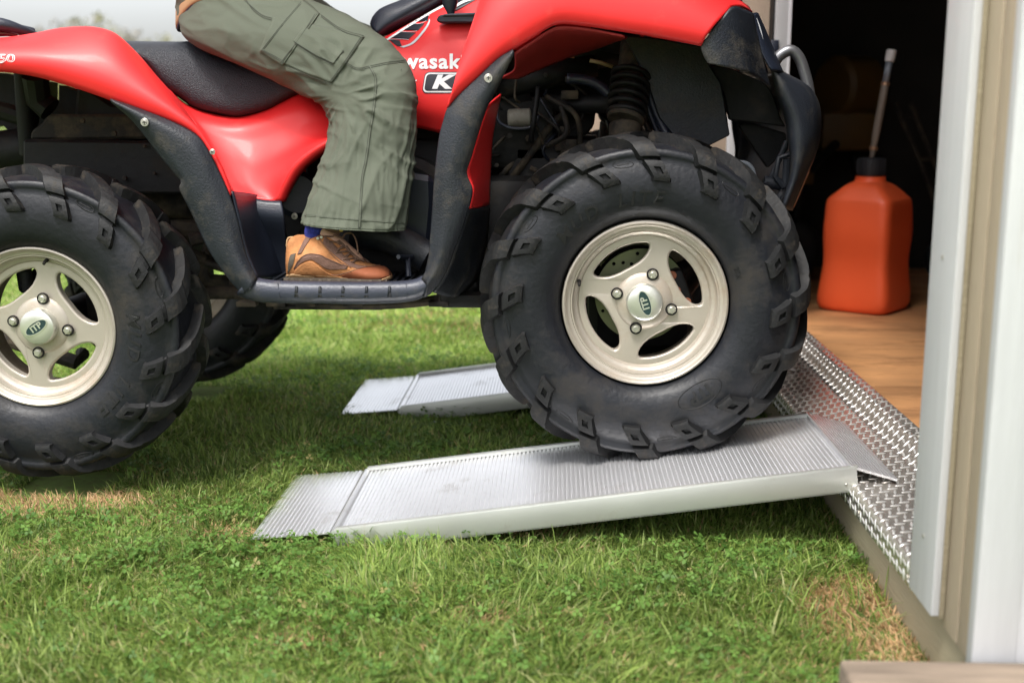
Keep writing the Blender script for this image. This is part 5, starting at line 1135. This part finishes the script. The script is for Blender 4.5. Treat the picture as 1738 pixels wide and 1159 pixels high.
# boot
bs = [(487, 424, 468, .012), (489, 414, 474, .024), (494, 405, 476, .032), (505, 399, 477, .037), (522, 398, 477, .040), (540, 392, 477, .041), (556, 392, 477, .042), (572, 402, 477, .043), (590, 419, 477, .044), (608, 437, 477, .047), (628, 448, 477, .049), (645, 452, 477, .046), (656, 457, 476, .038), (662, 464, 474, .026), (665, 470, 472, .010)]
q = [(P(x, t_, BY), P(x, b_, BY), hw) for x, t_, b_, hw in bs]
A_ = [a for a, b_, c_ in q]
tt = np.linspace(0, len(bs) - 1, 90); TA = itp([a for a, b_, c_ in q]); TB = itp([b_ for a, b_, c_ in q]); TH = itp([[c_] for a, b_, c_ in q])[:, 0]
def boot(scale_h0, scale_h1, grow, name, m_, n_=64, pw=2.6, top=1.0):
    V = []; F = []
    for i in range(90):
        lo = TB[i] + (TA[i] - TB[i]) * scale_h0; hi = TB[i] + (TA[i] - TB[i]) * scale_h1; c_ = (lo + hi) / 2; hh = (hi[2] - lo[2]) / 2; hw = max(.004, TH[i]) + grow
        for k in range(n_):
            a = 2 * math.pi * k / n_; ca_, sa = math.cos(a), math.sin(a); r_ = (abs(ca_) ** pw + abs(sa) ** pw) ** (-1 / pw); z = sa * r_
            wf = hw * ((1 - .50 * max(0, z) * min(1, hh / .04)) if top else 1)
            V.append(Vector((c_[0], BY + ca_ * r_ * wf - .0, c_[2] + z * hh)))
    F = [(i * n_ + k, i * n_ + (k + 1) % n_, (i + 1) * n_ + (k + 1) % n_, (i + 1) * n_ + k) for i in range(89) for k in range(n_)] + [tuple(range(n_))[::-1], tuple(89 * n_ + k for k in range(n_))]
    return raw(name, V, F, m_, per)
bt = boot(.06, 1.0, 0, 'boot', M['leather'])
for v in bt.data.vertices:
    p = v.co + ORG[per.name]; v.co += Vector((0, -1, 0)) * .0016 * noise.noise(p * 45) + Vector((0, -1, 0)) * .0008 * noise.noise(p * 110)
bb = bvh_of(bt)
# sole: flat footprint with heel and forefoot lugs
m = MB(); V = []; F = []
xs = [TB[i][0] for i in range(0, 90, 3)]; hw = [TH[i] + .001 for i in range(0, 90, 3)]; zz = [TB[i][2] for i in range(0, 90, 3)]
foot = [(x, BY - w_) for x, w_ in zip(xs, hw)] + [(x, BY + w_) for x, w_ in list(zip(xs, hw))[::-1]]; nf = len(foot)
for z in (fz + .003, fz + .008): V += [Vector((x, y, z)) for x, y in foot]
m.add(V, [(i, (i + 1) % nf, nf + (i + 1) % nf, nf + i) for i in range(nf)] + [tuple(range(nf))[::-1], tuple(range(nf, 2 * nf))])
for k in range(13):
    i = 2 + 2 * k
    if i < len(xs):
        for s in (-1, 1): m.box((xs[i], BY + s * (hw[i] - .004), fz + .002), (.008, .012, .009), .0015)
m.build('boot_sole', M['sole'], per)
def bpatch(name, rows, m_, lift=.0012, t=.0016, nu=24, nv=12): return patch(name, bb, None, m_, per, Y=BY - .04, lift=lift, nu=nu, nv=nv, t=t, rows=rows)
bpatch('toe_cap', [[(581, 467), (612, 457), (637, 453), (652, 453), (660, 459)], [(580, 471), (612, 468), (640, 464), (655, 463), (662, 465)], [(584, 474.5), (615, 475), (640, 474), (655, 470), (662, 469)]], M['leather2'], .0014)
bpatch('mesh_panel', [[(499, 456), (508, 441), (523, 432), (541, 433), (561, 441), (590, 453)], [(500, 458), (511, 447), (528, 441), (539, 447), (556, 457), (588, 457)]], M['mesh_'], .0008, .001, 36, 10)
bpatch('collar_strip', [[(541, 391), (523, 399), (514, 412), (505, 432)], [(545, 394), (531, 401), (522, 413), (511, 431)]], M['mesh_'], .001, .0012)
bpatch('overlay', [[(500, 459), (511, 449), (528, 443), (538, 449), (556, 462), (580, 470)], [(500, 470), (512, 466), (528, 466), (540, 470), (556, 472), (582, 474)]], M['leather'], .0022, .002, 36, 10)
bpatch('side_overlay', [[(551, 402), (566, 414), (584, 434), (604, 449), (628, 453)], [(548, 412), (560, 426), (576, 440), (596, 453), (612, 457)]], M['mesh_'], .0008, .001, 30, 8)
bpatch('heel_counter', [[(490, 446), (494, 433), (502, 430)], [(489, 464), (494, 456), (498, 448)]], M['sole'], .001, .001)
bpatch('mid_sole', [[(487, 466), (500, 464), (520, 467), (540, 470), (560, 474), (600, 475), (640, 474.5), (662, 468)], [(487, 475), (500, 475), (520, 476), (540, 476), (560, 477), (600, 477), (640, 477), (663, 472)]], M['midsole'], .0022, .003, 40, 6)
for l in ([(499, 456), (508, 441), (523, 432), (541, 433), (561, 441), (590, 453)], [(551, 462), (570, 466), (590, 462), (612, 456), (645, 451)], [(536, 395), (545, 410), (556, 424), (572, 441), (596, 455)]):
    drape_line('seam', bb, l, .0007, M['mesh_'], per, Y=BY - .04, lift=.0022, n=5)
m = MB(); m.tube([P(541, 386, BY), P(560, 387, BY - .004), P(578, 391, BY)], [.012, .013, .010], 16, flat=.9, sm=8); m.build('tongue', M['mesh_'], per)
m = MB(); a = P(579, 390, BY - .012); m.cyl(a, a + Vector((.001, -.004, 0)), .0045, 16, .001); m.build('tongue_tag', mat('yellow_tag', (.55, .36, .08), .5), per)
L = [(549, 402, 583, 406), (556, 411, 582, 414), (572, 424, 590, 420), (570, 430, 597, 428), (583, 437, 600, 430), (582, 441, 612, 440), (596, 446, 614, 442), (571, 428, 584, 417), (586, 440, 596, 428), (600, 446, 606, 438)]
for k, (x0, y0, x1, y1) in enumerate(L):
    drape_line('lace', bb, [(x0, y0), ((x0 + x1) / 2, (y0 + y1) / 2 - 1), (x1, y1)], .0021, M['lace'], per, Y=BY - .03, lift=.0018, sm=12)
for pts in ([(580, 401), (590, 414), (600, 428), (612, 438), (625, 447)], [(582, 402), (586, 418), (598, 433), (610, 442), (618, 446)]): drape_line('lace', bb, pts, .0021, M['lace'], per, Y=BY - .02, lift=.003, sm=20)
tube('lace', [P(582, 402, BY - .012), P(588, 396, BY - .02), P(598, 397, BY - .025), P(605, 410, BY - .03), P(608, 432, BY - .03)], .0016, M['lace'], per, n=6, smoothn=20)
tube('lace', [P(566, 399, BY - .02), P(576, 402, BY - .02), P(584, 403, BY - .012)], .0016, M['lace'], per, n=6, smoothn=10)
for x, y in ((540, 405), (546, 403)):
    p = drape(bb, P(x, y, BY - .04), .001); m = MB(); m.cyl(p, p + Vector((0, -.004, 0)), .0036, 14, .001); m.build('lace_hook', M['steel'], per)
tube('pull_loop', [P(498, 403, BY), P(490, 404, BY), P(487, 412, BY), P(488, 423, BY), P(493, 430, BY)], .0022, M['midsole'], per, n=8, smoothn=20)
# far boot
for o_ in [o for o in list(per.children) if o.name.split('.')[0] in ('boot', 'boot_sole', 'sock')]:
    me = o_.data.copy()
    for v in me.vertices: v.co.y = -v.co.y
    me.flip_normals(); c = o_.copy(); c.data = me; COL.objects.link(c)
# body: one continuous skin under the clothes
def skinned(name, J, E, m_, parent, lev=2, root=0):
    me = bpy.data.meshes.new(name); me.from_pydata([j[0] for j in J], E, []); me.materials.append(m_); o = bpy.data.objects.new(name, me); COL.objects.link(o); attach(o, parent)
    s = o.modifiers.new('skin', 'SKIN'); s.use_smooth_shade = True
    for k, d in enumerate(me.skin_vertices[0].data): d.radius = (J[k][1], J[k][2] if len(J[k]) > 2 else J[k][1]); d.use_root = (k == root)
    u = o.modifiers.new('sub', 'SUBSURF'); u.levels = lev; u.render_levels = lev; return o
kx = P(665, 130, -.42); ax = P(535, 400, -.5)
HZ = hp.z
J = [((hp.x + .045, YC, HZ + .01), .07, .09), ((hp.x + .06, YC, HZ + .18), .075, .11), ((hp.x + .10, YC, HZ + .36), .07, .12), ((hp.x + .12, YC, HZ + .52), .052, .052), ((hp.x + .14, YC, HZ + .60), .085, .072), ((hp.x + .15, YC, HZ + .69), .118, .096), ((hp.x + .145, YC, HZ + .76), .09, .08)]
E = [(0, 1), (1, 2), (2, 3), (3, 4), (4, 5), (5, 6)]
sx = hp.x + .09
for s in (-1, 1):
    b0 = len(J); J += [((sx, YC + s * .16, HZ + .40), .048), ((sx + .17, YC + s * .27, HZ + .20), .042), ((-.27, YC + s * .37, 1.22), .028), ((-.235, YC + s * .375, 1.215), .03, .02), ((hp.x + .13, YC + s * .14, HZ - .015), .055), ((kx.x - .04, YC + s * .33, kx.z - .04), .040), ((ax.x + .02, YC + s * .45, ax.z + .02), .020), ((ax.x + .11, YC + s * .45, fz + .03), .018)]
    E += [(2, b0), (b0, b0 + 1), (b0 + 1, b0 + 2), (b0 + 2, b0 + 3), (0, b0 + 4), (b0 + 4, b0 + 5), (b0 + 5, b0 + 6), (b0 + 6, b0 + 7)]
    for k in range(4):
        y = YC + s * (.345 + .021 * k); f0 = len(J); J += [((-.205, y, 1.225), .0095), ((-.185, y, 1.21), .009), ((-.19, y, 1.185), .008), ((-.212, y, 1.177), .007)]; E += [(b0 + 3, f0), (f0, f0 + 1), (f0 + 1, f0 + 2), (f0 + 2, f0 + 3)]
    f0 = len(J); J += [((-.235, YC + s * .335, 1.20), .011), ((-.215, YC + s * .325, 1.180), .009)]; E += [(b0 + 3, f0), (f0, f0 + 1)]
skinned('body', J, E, M['skin'], per)
hx = hp.x + .15; ez = HZ + .69
m = MB(); m.tube([(hx + .088, YC, ez + .005), (hx + .112, YC, ez - .02), (hx + .092, YC, ez - .03)], [.008, .013, .010], 10); m.build('nose', M['skin'], per, ang=80)
for s in (-1, 1):
    for nm, rr, off in (('eye', .012, .077), ('iris', .006, .0865)):
        V, F = lathe([(0.0001, -rr), (rr * .7, -rr * .7), (rr, 0), (rr * .7, rr * .7), (.0001, rr)], 16); raw(nm, [v + Vector((hx + off, YC + s * .03, ez)) for v in V], F, M[nm], per)
    V, F = lathe([(0.0001, -.007), (.018, -.006), (.022, 0), (.018, .006), (.0001, .007)], 16); raw('ear', [Vector((v.x * .7, v.y, v.z * 1.2)) + Vector((hx, YC + s * .080, ez - .01)) for v in V], F, M['skin'], per)
m = MB(); m.tube([(hx + .076, YC - .022, ez - .062), (hx + .086, YC, ez - .061), (hx + .076, YC + .022, ez - .062)], .0055, 8); m.build('mouth', M['lip'], per, ang=80)
V = []; F = []
for i in range(13):
    ph = math.pi * .56 * i / 12
    for k in range(40):
        a = 2 * math.pi * k / 40; fr = max(0, math.cos(a)); rr = math.sin(ph * (1 - .25 * fr)); V.append(Vector((hx - .008 + .104 * rr * math.cos(a), YC + .092 * rr * math.sin(a), ez + .008 + .112 * math.cos(ph * (1 - .25 * fr)))))
F = [(i * 40 + k, i * 40 + (k + 1) % 40, (i + 1) * 40 + (k + 1) % 40, (i + 1) * 40 + k) for i in range(12) for k in range(40)]
raw('hair', V, F, M['hair'], per)
# jacket with tilted hem
V = []; rings = [(-.092, .126, .255, -.012, .14), (-.078, .128, .257, -.010, .14), (.04, .130, .235, 0, .12), (.16, .130, .20, .005, .06), (.28, .125, .205, .04, .0), (.38, .12, .205, .065, 0), (.45, .085, .14, .085, 0), (.485, .06, .07, .10, 0)]
for (dz, rx, ry, dx, tilt) in rings:
    for k in range(64):
        a = 2 * math.pi * k / 64; x = rx * math.cos(a); V.append(Vector((hp.x + .055 + dx + x, YC + ry * math.sin(a), hp.z + dz + .04 + tilt * (x / rx) * .42 + .006 * math.sin(5 * a + dz * 20))))
F = [(i * 64 + k, i * 64 + (k + 1) % 64, (i + 1) * 64 + (k + 1) % 64, (i + 1) * 64 + k) for i in range(len(rings) - 1) for k in range(64)]
jk = raw('jacket', V, F, M['jacket'], per); solid(jk, .006, 1); u = jk.modifiers.new('s', 'SUBSURF'); u.levels = 1; u.render_levels = 1
hemr = [V[k] for k in range(64)]
tube('jacket_hem', [v + Vector((0, 0, .0)) for v in hemr], .0035, M['jtrim'], per, n=8, closed=True)
for s in (-1, 1):
    tube('jacket_sleeve', [(sx - .01, YC + s * .12, HZ + .41), (sx + .02, YC + s * .20, HZ + .385), (sx + .17, YC + s * .275, HZ + .20), (-.29, YC + s * .365, 1.222)], [.075, .075, .058, .042], M['jacket'], per, n=24, smoothn=30)
